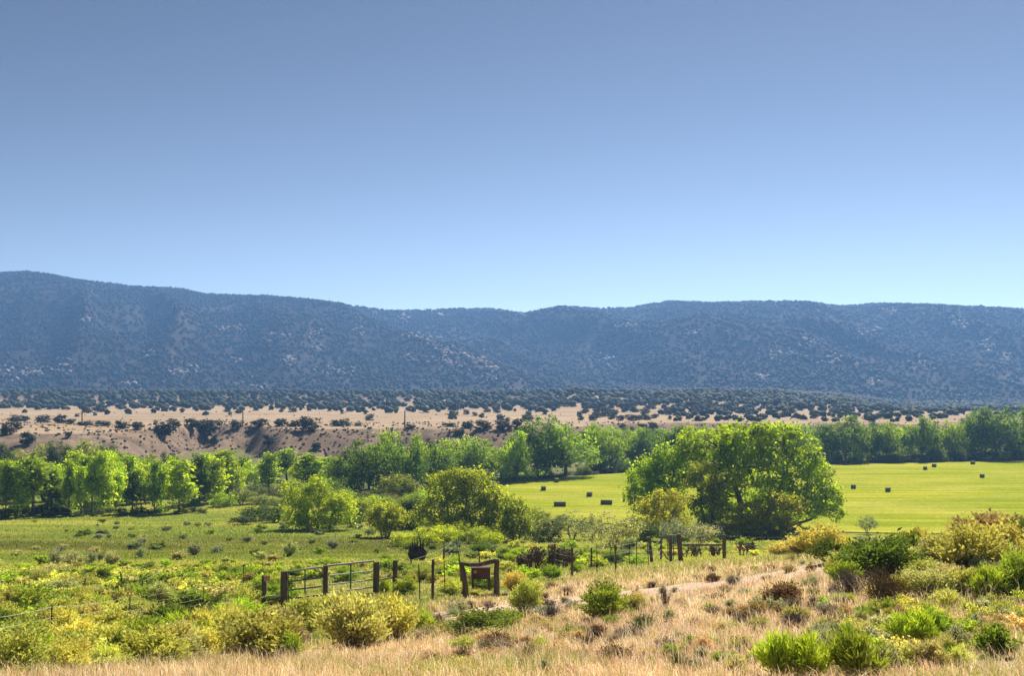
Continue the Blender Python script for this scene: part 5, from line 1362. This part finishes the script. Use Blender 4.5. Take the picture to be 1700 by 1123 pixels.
# ------------------------------------------------------------------ named shrubs of the near slope
NEAR = [('rabbitbrush', 'broom0', 430, 1098, 88, 150, 'olive', 'large olive rabbitbrush with dark base at the edge of the straw slope'), ('rabbitbrush', 'broom1', 395, 1078, 66, 90, 'yellow', 'yellow tipped rabbitbrush leaning on the large olive one'), ('rabbitbrush', 'broom2', 590, 1082, 104, 130, (.56, .51, .19), 'golden rabbitbrush hiding the foot of the wide gate'), ('rabbitbrush', 'broom3', 655, 1068, 84, 90, 'yellow', 'yellow rabbitbrush beside the golden one, past the gate'), ('rabbitbrush', 'broom1', 500, 1062, 70, 90, 'yellow', 'yellow rabbitbrush between the large olive and golden ones'), ('rabbitbrush', 'broom2', 545, 1030, 46, 70, 'gold', 'golden rabbitbrush at the centre post of the gates'),
        ('rabbitbrush', 'broom0', 470, 1082, 72, 70, 'purple', 'purplish bare rabbitbrush in the dark side of the large olive one'), ('rabbitbrush', 'weed0', 480, 1100, 52, 46, 'green', 'small green bush at the dark foot of the large olive one'),
        ('rabbitbrush', 'broom3', 875, 1020, 60, 66, 'olive', 'olive rabbitbrush with a dark twisted base past the log frame'), ('rabbitbrush', 'broom0', 855, 985, 40, 48, 'gold', 'golden rabbitbrush just past the log frame'), ('rabbitbrush', 'broom1', 1003, 1034, 68, 96, 'green', 'bushy green shrub beside the dirt track'), ('rabbitbrush', 'broom2', 1050, 1020, 34, 46, 'olive', 'low olive shrub behind the bushy green one'),
        ('rabbitbrush', 'broom1', 800, 1056, 42, 120, (.25, .33, .05), 'low spreading green shrub in the straw grass'), ('rabbitbrush', 'broom2', 840, 1044, 34, 60, (.27, .35, .05), 'small green shrub at the end of the low spreading one'), ('sagebrush', 'sage0', 762, 1018, 28, 38, 'sage', 'rounded pale sagebrush in front of the log frame'), ('dead_shrub', 'dead0', 916, 1032, 30, 50, 'grey', 'grey leafless shrub behind the low green one'), ('rabbitbrush', 'weed1', 705, 1052, 40, 40, 'lime', 'lime green bush standing alone in the straw past the yellow ones'),
        ('rabbitbrush', 'broom0', 1462, 962, 78, 150, 'deep', 'large dark green rabbitbrush on the right hand bank'), ('rabbitbrush', 'broom3', 1420, 958, 56, 66, 'deep', 'dark rabbitbrush at the near side of the large green one'), ('rabbitbrush', 'broom2', 1505, 940, 62, 66, 'deep', 'dark leafy rabbitbrush crowning the large green clump'), ('rabbitbrush', 'broom1', 1358, 924, 54, 106, 'gold', 'orange yellow rabbitbrush at the near edge of the hay field'), ('rabbitbrush', 'broom2', 1305, 926, 30, 70, 'gold', 'golden low rabbitbrush next to the orange yellow one'), ('rabbitbrush', 'broom0', 1335, 926, 40, 50, 'russet', 'russet shadowed rabbitbrush inside the orange yellow clump'),
        ('rabbitbrush', 'broom3', 1608, 950, 80, 140, 'olive', 'greyish yellow rabbitbrush mound high on the bank'), ('rabbitbrush', 'broom1', 1650, 935, 74, 100, 'yellow', 'yellow rabbitbrush behind the greyish mound'), ('rabbitbrush', 'broom0', 1640, 906, 60, 110, 'russet', 'brownish rabbitbrush on the skyline of the bank against the field'), ('rabbitbrush', 'broom2', 1690, 910, 54, 70, 'deep', 'dark green bush on the bank at the picture edge'), ('rabbitbrush', 'broom1', 1555, 950, 58, 80, 'pale', 'pale yellow rabbitbrush between the dark clump and the greyish mound'), ('rabbitbrush', 'weed2', 1690, 990, 76, 90, 'green', 'tall green willowy clump at the picture edge'), ('rabbitbrush', 'weed0', 1640, 1000, 60, 70, 'lime', 'bright green upright clump below the greyish mound'),
        ('dead_shrub', 'dead1', 1472, 1006, 66, 96, 'russet', 'reddish brown leafless shrub below the dark green rabbitbrush'), ('dead_shrub', 'dead0', 1415, 990, 44, 60, 'grey', 'grey leafless shrub beside the reddish brown one'), ('dead_shrub', 'bare0', 1570, 972, 36, 44, 'brown', 'dry stalks under the pale yellow rabbitbrush'),
        ('snakeweed', 'weed0', 1290, 1134, 86, 90, 'lime', 'vivid green broom-like plant at the bottom edge of the picture'), ('snakeweed', 'weed1', 1345, 1132, 82, 86, 'lime', 'second vivid green broom plant beside the bottom edge one'), ('snakeweed', 'weed2', 1425, 1134, 88, 100, 'green', 'green broom plant past the two vivid ones'), ('snakeweed', 'weed0', 1515, 1080, 70, 80, 'lime', 'yellow green broom plant in the weedy grass'), ('snakeweed', 'weed1', 1545, 1066, 56, 60, 'green', 'green broom plant behind the yellow green one'),
        ('green_weed', 'leafy1', 1650, 1092, 62, 70, 'deep', 'dark spindly green shrub over the gravel patch'), ('green_weed', 'weed2', 1576, 1102, 32, 44, 'deep', 'dark green leafy weed by the gravel patch'), ('green_weed', 'weed1', 1635, 1108, 20, 30, 'deep', 'small dark leafy weed on the gravel patch'), ('rabbitbrush', 'broom2', 1300, 1010, 44, 70, 'brown', 'brown grassy clump beside the dirt track'), ('rabbitbrush', 'sage1', 1275, 1022, 36, 60, 'sage', 'pale sagebrush before the brown clump'), ('rabbitbrush', 'broom0', 1255, 1032, 36, 50, 'russet', 'tawny clump in front of the pale sagebrush'), ('dead_shrub', 'dead1', 1320, 1046, 34, 60, 'purple', 'purplish dry shrub in the straw below the track'),
        ('dead_shrub', 'bare1', 1106, 1012, 42, 24, 'brown', 'thin dark bare sapling by the dirt track'), ('dead_shrub', 'bare0', 1056, 998, 26, 26, 'brown', 'dark crooked twigs behind the bushy green shrub'), ('dead_shrub', 'dead0', 210, 1092, 50, 60, 'grey', 'grey bare brush below the second steel post'), ('rabbitbrush', 'broom1', 165, 1082, 46, 46, 'russet', 'rust tinged rabbitbrush past the first steel post'), ('rabbitbrush', 'weed0', 300, 1072, 58, 84, 'lime', 'lime green bush under the near wire fence'), ('rabbitbrush', 'leafy0', 240, 1030, 22, 42, 'lime', 'small round green bush just past the second steel post'), ('rabbitbrush', 'broom3', 30, 1128, 88, 110, 'olive', 'olive rabbitbrush filling the bottom corner'), ('rabbitbrush', 'broom0', 100, 1128, 70, 100, 'yellow', 'yellow rabbitbrush next to the corner one'), ('rabbitbrush', 'broom1', 135, 1120, 56, 60, 'gold', 'orange tinged rabbitbrush at the bottom edge'), ('rabbitbrush', 'broom2', 175, 1124, 56, 80, 'yellow', 'pale yellow green rabbitbrush at the bottom edge by the straw')]
for (nm, key, u, v, h, w, col, lab) in NEAR:
    bush(nm, key, u, v, h, w, col, lab, 'plant' if nm in ('snakeweed', 'green_weed') else 'shrub')
for (u, v, w) in ((430, 1060, 'the large olive rabbitbrush'), (590, 1035, 'the golden rabbitbrush'), (1003, 1005, 'the bushy green shrub'), (800, 1038, 'the low spreading shrub'), (1462, 925, 'the large dark green rabbitbrush'), (1358, 900, 'the orange yellow rabbitbrush'), (1608, 915, 'the greyish mound'), (1472, 975, 'the reddish leafless shrub'), (1310, 1090, 'the vivid green broom plants'), (1515, 1050, 'the yellow green broom plant'), (1650, 1065, 'the dark spindly shrub'), (1290, 995, 'the brown grassy clump'), (875, 990, 'the twisted olive rabbitbrush'), (762, 1005, 'the rounded pale sagebrush'), (30, 1090, 'the corner rabbitbrush'), (300, 1045, 'the lime bush under the fence'), (1690, 960, 'the tall willowy clump'), (1106, 992, 'the bare sapling')): mark(u, v, w)

# ------------------------------------------------------------------ the many small shrubs between them
KEEP_CLEAR = [(85, 1078, 30, 36), (215, 1037, 30, 44), (337, 1012, 26, 44), (440, 1003, 26, 40), (474, 1005, 26, 40), (505, 1000, 34, 26), (272, 978, 16, 26), (204, 986, 16, 22), (404, 971, 14, 24), (150, 1055, 22, 26), (285, 1020, 22, 24), (697, 998, 40, 12), (921, 951, 14, 12), (985, 955, 40, 8)]
FILL = []
def scatter(n, u0, u1, v0, v1, hpx, ratio, keys, cols, name, gap=(16, 6), ok=None, noun=None, vclose=0.75, cat='shrub'):
    c = 0; t = 0
    while c < n and t < n * 30:
        t += 1
        u = R.uniform(u0, u1); v = v0 + (v1 - v0) * R.random() ** vclose
        if ok and not ok(u, v): continue
        if abs(u - 692) < 24 and 924 < v < 950: continue
        if any(abs(u - q[0]) < q[2] and q[1] - 2 < v < q[1] + q[3] for q in KEEP_CLEAR): continue
        g = (v - v0) / (v1 - v0)
        if any(abs(u - q[0]) < gap[0] * (.6 + .6 * g) and abs(v - q[1]) < gap[1] * (.6 + .8 * g) for q in FILL): continue
        FILL.append((u, v)); c += 1
        h = (hpx[0] + (hpx[1] - hpx[0]) * g) * R.uniform(.7, 1.3); w = h * R.uniform(*ratio)
        col = R.choice(cols); key = R.choice(keys); nm_ = (noun or name).replace(' ', '_') if noun in ('scrub bush', 'bank shrub') else name
        size = 'small ' if h < (hpx[0] + (hpx[1] - hpx[0]) * g) * .88 else ('large ' if h > (hpx[0] + (hpx[1] - hpx[0]) * g) * 1.15 else '')
        shape = 'tall ' if w / h < ratio[0] + (ratio[1] - ratio[0]) * .3 else ('spreading ' if w / h > ratio[0] + (ratio[1] - ratio[0]) * .75 else '')
        lab = (size or shape) + WORD[col] + ' ' + (noun or name.replace('_', ' ')) + ' ' + where(u, v - h * .4, LANDMARKS)
        b = bush(nm_, key, u, v, h, w, col, lab, cat, 'scattered ' + WORD[col] + ' ' + (noun or name.replace('_', ' ')) + ' clumps')
        for s_ in ('', ): USED.setdefault(lab, []).append((b, u, v))
B = ['broom0', 'broom1', 'broom2', 'broom3']; BF = ['broomfar0', 'broomfar1', 'leafy0', 'leafy1']
left_ok = lambda u, v: v < np.interp(u, LINE_U, LINE_V) + 4
GX = ('yellow', 'lime', 'olive', 'olive', 'gold', 'green', 'yellow', 'green', 'yellow', 'pale', 'deep')
scatter(95, -30, 450, 1000, 1116, (30, 62), (1.1, 1.9), B + ['leafy0', 'weed0'], GX, 'rabbitbrush', (19, 6), left_ok)
scatter(120, -30, 470, 955, 1012, (17, 32), (1.3, 2.4), B[:2] + BF, ('lime', 'green', 'yellow', 'olive', 'pale', 'green', 'deep', 'olive'), 'rabbitbrush', (14, 4), left_ok)
scatter(70, -20, 640, 934, 966, (9, 16), (1.4, 2.6), BF, ('green', 'green', 'lime', 'deep', 'pale', 'olive'), 'rabbitbrush', (14, 4), None, 'scrub bush')
scatter(58, 640, 1060, 908, 965, (14, 22), (1.2, 2.2), BF + B[:2], ('green', 'lime', 'deep', 'olive', 'yellow', 'green', 'silver'), 'rabbitbrush', (16, 5), lambda u, v: left_ok(u, v) and not (765 < u < 835 and v > 935), 'scrub bush')
scatter(16, 1060, 1320, 900, 928, (12, 18), (1.3, 2.4), BF, ('green', 'olive', 'lime', 'gold', 'yellow'), 'rabbitbrush', (16, 4), None, 'scrub bush')
scatter(9, 640, 770, 950, 990, (18, 30), (1.2, 2.0), B, ('yellow', 'gold', 'lime', 'olive'), 'rabbitbrush', (18, 5), None)
dry_ok = lambda u, v: v > np.interp(u, LINE_U, LINE_V) + 6
scatter(90, 700, 1240, 960, 1116, (9, 28), (1.2, 2.4), ['sage0', 'sage1', 'sage2', 'dead0', 'dead1', 'weed1'], ('sage', 'olive', 'purple', 'grey', 'brown', 'pale', 'straw', 'green'), 'sagebrush', (22, 7), dry_ok, 'brush')
scatter(30, 1180, 1420, 935, 1050, (10, 28), (1.1, 2.0), ['sage0', 'sage1', 'dead0', 'broom0', 'weed2'], ('sage', 'purple', 'brown', 'russet', 'pale', 'olive'), 'sagebrush', (30, 8), dry_ok, 'brush')
scatter(84, 1360, 1740, 1000, 1122, (22, 44), (.9, 1.7), ['weed0', 'weed1', 'weed2', 'leafy0', 'leafy1', 'sage2'], ('green', 'pale', 'olive', 'olive', 'pale', 'straw', 'sage', 'yellow', 'lime'), 'green_weed', (18, 7), lambda u, v: not (u > 1600 and v > 1062), 'weed', cat='plant')
scatter(56, 1380, 1740, 905, 1000, (30, 46), (1.1, 1.9), B + ['weed0'], ('olive', 'pale', 'green', 'pale', 'deep', 'olive', 'yellow', 'sage'), 'rabbitbrush', (18, 6), None, 'bank shrub')
scatter(24, 850, 1250, 1060, 1122, (18, 30), (.8, 1.4), ['weed0', 'weed1', 'sage0', 'sage2'], ('green', 'olive', 'lime', 'pale', 'sage', 'straw'), 'green_weed', (34, 10), None, 'weed', cat='plant')
settle_labels()

# ------------------------------------------------------------------ grass
M_GRASS = vcol_material('grass_blades', .5, .9)
def blades(name, u, d, L, Wd, col, lean, seed, label, curve=.5):
    rs = np.random.RandomState(seed); n = len(u)
    x = (u - 850) / F * d; z = height(x, d)
    P = np.stack([x, d, z - .02], 1)
    a = rs.uniform(0, 6.283, n); dirv = np.stack([np.cos(a), np.sin(a), np.zeros(n)], 1)
    wv = np.array((-.20, -.10, 0))                    # the breeze bends it one way
    tip = dirv * lean[:, None] + wv * rs.uniform(.2, 1, n)[:, None]
    b = rs.uniform(-1, 1, n) * 1.2; side = np.stack([np.cos(b), np.sin(b), np.zeros(n)], 1)
    up = np.array((0, 0, 1.))
    m = P + (up * .62 + tip * .28) * L[:, None]; t = P + (up * (1 - .28 * lean[:, None]) + tip) * L[:, None]
    s = side * Wd[:, None]
    V = np.stack([P - s * .5, P + s * .5, m + s * .42, m - s * .42], 1); T = np.stack([m - s * .42, m + s * .42, t], 1)
    c0 = col * .92; c1 = col
    q = np_mesh(name, V, 4, col=np.stack([c0, c0, c1, c1], 1))
    # join the two halves in one mesh
    nV = V.reshape(-1, 3); nT = T.reshape(-1, 3)
    bpy.data.meshes.remove(q)
    me = bpy.data.meshes.new(name); nq = len(V)
    vv = np.concatenate([nV, nT]).astype(np.float32)
    me.vertices.add(len(vv)); me.loops.add(len(vv)); me.polygons.add(2 * nq)
    me.vertices.foreach_set('co', vv.ravel()); me.loops.foreach_set('vertex_index', np.arange(len(vv), dtype=np.int32))
    me.polygons.foreach_set('loop_start', np.concatenate([np.arange(nq) * 4, nq * 4 + np.arange(nq) * 3]).astype(np.int32))
    at_ = me.attributes.new('col', 'FLOAT_COLOR', 'POINT'); cc = np.ones((len(vv), 4), np.float32)
    cc[:nq * 4, :3] = np.repeat(col, 4, 0); cc[nq * 4:, :3] = np.repeat(col * 1.04, 3, 0)
    at_.data.foreach_set('color', cc.ravel()); me.update(calc_edges=True)
    return tag(link(name, me, M_GRASS), label, kind='stuff')

def slope_grass():
    rs = np.random.RandomState(21); n = 270000
    u = rs.uniform(-70, 1770, n); d = np.exp(rs.uniform(math.log(14.5), math.log(80), n))
    x = (u - 850) / F * d; z = height(x, d); uu, v = project_np(x, d, z)
    dry = dry_amount(u, v)
    n1 = fbm(x / 1.6, d / 1.6, 201, 3); n2 = fbm(x / 7.0, d / 7.0, 203, 3)
    keep = (track_dist(x, d) > 1.5 + 1.7 * n1) | (rs.rand(n) < .08)
    keep &= ~((sstep(1560, 1680, u) * sstep(1040, 1085, v) * sstep(.40, .5, fbm(x / 3.0, d / 3.0, 61, 3)) > .5) & (rs.rand(n) < .9))
    keep &= (rs.rand(n) < .35 + .9 * sstep(.3, .55, n1))
    px = d / (F * 1024 / 1700)
    # half of the blades gather in tufts
    T = 9000; tu = rs.uniform(-70, 1770, T); td = np.exp(rs.uniform(math.log(14.5), math.log(80), T)); ti = rs.randint(0, T, n); tuft = rs.rand(n) < .55
    tx = (tu - 850) / F * td; tx = tx[ti] + rs.normal(size=n) * .10; ty = td[ti] + rs.normal(size=n) * .10
    d = np.where(tuft, ty, d); x = np.where(tuft, tx, x); u = 850 + F * x / d; z = height(x, d); uu, v = project_np(x, d, z); dry = dry_amount(u, v)
    n1 = fbm(x / 1.6, d / 1.6, 201, 3); n2 = fbm(x / 7.0, d / 7.0, 203, 3)
    keep = (track_dist(x, d) > 1.5 + 1.7 * n1) | (rs.rand(n) < .08)
    keep &= ~((sstep(1560, 1680, u) * sstep(1040, 1085, v) * sstep(.40, .5, fbm(x / 3.0, d / 3.0, 61, 3)) > .5) & (rs.rand(n) < .9))
    keep &= tuft | (rs.rand(n) < .35 + .9 * sstep(.3, .55, n1))
    px = d / (F * 1024 / 1700)
    tl = rs.uniform(.7, 1.5, T)[ti]; L = (.14 + .26 * n2) * rs.uniform(.6, 1.35, n) * (.75 + .4 * dry) * np.where(tuft, tl, .9); Wd = np.maximum(.010, px * .5) * rs.uniform(.6, 1.3, n)
    pick = np.where(tuft, rs.rand(T)[ti] * .8 + rs.rand(n) * .2, rs.rand(n))
    straw = STRAW * np.array((1.08, 1.0, .92)); pal = np.array([straw, (.92, .76, .50), (.84, .58, .34), (.48, .32, .21), (.58, .48, .19), (.88, .64, .37)])
    cd = pal[np.minimum((pick * 6).astype(int), 5)]
    # reddish and greener drifts
    red = sstep(.55, .68, fbm(x / 4.0 + 9, d / 4.0, 207, 3))[:, None]; cd = cd * (1 - .55 * red) + np.array((.54, .34, .23)) * .55 * red
    gr = np.array([(.30, .36, .04), (.40, .40, .07), (.20, .27, .03), (.50, .46, .12)])[(rs.rand(n) * 4).astype(int)]
    right = sstep(1180, 1420, u) * sstep(965, 1010, v)
    pg = np.clip((1 - dry) * .85 + dry * (.07 + .5 * sstep(.54, .66, n2)) + right * .42 * sstep(.36, .55, n1), 0, 1)
    c = np.where((rs.rand(n) < pg)[:, None], gr, cd) * rs.uniform(.75, 1.25, n)[:, None]
    k = keep
    blades('grass', u[k], d[k], L[k], Wd[k], c[k], rs.uniform(.15, 1.0, k.sum()), 22, 'dry straw grass with green patches covering the near slope')
    # tall seed stalks
    n = 9000
    u = rs.uniform(-40, 1740, n); d = np.exp(rs.uniform(math.log(15), math.log(45), n)); x = (u - 850) / F * d; z = height(x, d); uu, v = project_np(x, d, z)
    k = (dry_amount(u, v) > .5) & (fbm(x / 3, d / 3, 211, 2) > .48) & (track_dist(x, d) > 2)
    m = k.sum(); col = np.array((.60, .50, .31))[None] * rs.uniform(.7, 1.2, m)[:, None]
    blades('seed_stalks', u[k], d[k], rs.uniform(.45, .8, m), np.maximum(.010, d[k] / 1084 * .4), col, rs.uniform(.1, .5, m), 23, 'pale dry seed stalks rising above the straw grass')
slope_grass()
def pasture_grass():
    rs = np.random.RandomState(25); n = 90000
    u = rs.uniform(-70, 1450, n); d = np.exp(rs.uniform(math.log(78), math.log(200), n))
    x = (u - 850) / F * d; z = height(x, d); uu, v = project_np(x, d, z)
    k = (u < 900 + 500 * (d < 160)) & ~((d > field_d(np.interp(u, FIELD_U, FIELD_NEAR)) - 2) & (u > 820))
    u, d, x, v = u[k], d[k], x[k], v[k]; n = len(u)
    band = fbm(x / 26.0, d / 5.0, 71, 3); n2 = fbm(x / 6, d / 6, 221, 3)
    wet = np.clip((.45 + .55 * sstep(.35, .6, fbm(x / 30.0, d / 12.0, 73, 3))) * np.exp(-((v - 906) / 17.0) ** 2) * sstep(900, 780, u), 0, 1)
    c = np.array((.27, .32, .035))[None] * (1 - sstep(.38, .6, band)[:, None]) + np.array((.48, .47, .070))[None] * sstep(.38, .6, band)[:, None]
    c = c * (1 - .85 * wet[:, None]) + np.array((.125, .125, .018)) * .85 * wet[:, None]
    st = (rs.rand(n) < .01 + .10 * sstep(.6, .7, n2))[:, None]; c = np.where(st, np.array((.46, .43, .16)), c) * rs.uniform(.75, 1.25, n)[:, None]
    blades('sedge', u, d, (.12 + .16 * n2) * rs.uniform(.6, 1.3, n), d / 1084 * rs.uniform(.5, 1.1, n), c, rs.uniform(.1, .5, n), 26, 'green sedge and grass of the wet pasture')
pasture_grass()

# ------------------------------------------------------------------ stones and flowers
def rock_mesh(seed):
    rs = random.Random(seed); V = []; Fc = []; n = 8
    for i, (f, r) in enumerate(((0, .85), (.35, 1), (.7, .75))):
        for a in range(n): t = a / n * 6.283; q = r * rs.uniform(.8, 1.15); V.append((q * math.cos(t) * .5, q * math.sin(t) * .5, f * .6 + rs.uniform(-.05, .05)))
    V.append((0.05, 0, .62)); c = len(V) - 1
    for i in range(2):
        for a in range(n): Fc.append((i * n + a, i * n + (a + 1) % n, (i + 1) * n + (a + 1) % n, (i + 1) * n + a))
    for a in range(n): Fc.append((2 * n + a, 2 * n + (a + 1) % n, c))
    me = bpy.data.meshes.new('stone'); me.from_pydata(V, [], Fc); return me
RK = [rock_mesh(s) for s in range(3)]
for i, (u, v, w, m, lab) in enumerate(((1163, 993, 8, 0, 'whitish stone beside the dirt track'), (1172, 996, 12, 1, 'dark stone touching the whitish one'), (1183, 995, 7, 1, 'small dark stone past the whitish one'), (1120, 996, 8, 1, 'dark stone by the bare sapling'), (1277, 1038, 6, 1, 'reddish dark stone below the tawny clump'))):
    p = at(u, v); k = p.y / F; me = RK[i % 3].copy()
    o = link('stone', me, M_DARKROCK if m else M_STONE); o.location = p; o.scale = (w * k, w * k, w * k * .9); o.rotation_euler = (0, 0, i); tag(o, lab, 'stone', 'stones by the dirt track')
M_STEMG = plain_material('flower_stalk', (.12, .17, .04), (.18, .22, .06))
def flower(u, v, hp, lab):
    p = at(u, v); k = p.y / F; H = hp * k
    root = thing('sunflower', lab, 'flower', p, R.uniform(-.5, .5), (1, 1, 1), 'yellow flowers in the grass')
    link('stalk', MB().tube([(0, 0, -.05), (.02, 0, H * .6), (0, -.02, H)], .008, 5).mesh('stalk'), M_STEMG, root)
    c = Vector((0, -.04, H)); r = 3.2 * k
    for q in range(11):
        a = q / 11 * 6.283; d = Vector((math.cos(a), -.25, math.sin(a))); t = Vector((-math.sin(a), 0, math.cos(a)))
        mb = MB(); mb.v = [tuple(c + d * r * .25 - t * r * .08), tuple(c + d * r * .7 - t * r * .2), tuple(c + d * r * 1.15), tuple(c + d * r * .7 + t * r * .2), tuple(c + d * r * .25 + t * r * .08)]; mb.f = [(0, 1, 2, 3, 4)]
        link('petal', mb.mesh('petal'), M_PETAL, root)
    link('flower_head', MB().tube([c + Vector((0, .015, 0)), c + Vector((0, -.02, 0))], r * .36, 10).mesh('flower_head'), M_DARKROCK, root)
flower(1195, 1062, 20, 'single yellow sunflower in the straw below the dirt track')
flower(1559, 975, 14, 'orange yellow flower under the pale rabbitbrush on the bank')
flower(1394, 1030, 12, 'small yellow flower below the grey leafless shrub')

# ------------------------------------------------------------------ air
def haze():
    zs = (CZ - 52, 300)
    x0, x1, y0, y1 = -3050, 3050, -60, 3200
    me = MB().box(((x0 + x1) / 2, (y0 + y1) / 2, sum(zs) / 2), (x1 - x0, y1 - y0, zs[1] - zs[0])).mesh('haze')
    o = link('haze', me)
    m, nt, out = new_mat('valley_air')
    v = node(nt, 'ShaderNodeVolumePrincipled')
    v.inputs['Color'].default_value = (0.24, 0.50, 1.0, 1)
    v.inputs['Density'].default_value = 0.00018
    v.inputs['Anisotropy'].default_value = 0.25
    nt.links.new(v.outputs[0], out.inputs['Volume'])
    me.materials.append(m)
    tag(o, 'thin blue haze in the valley air', kind='stuff')
haze()
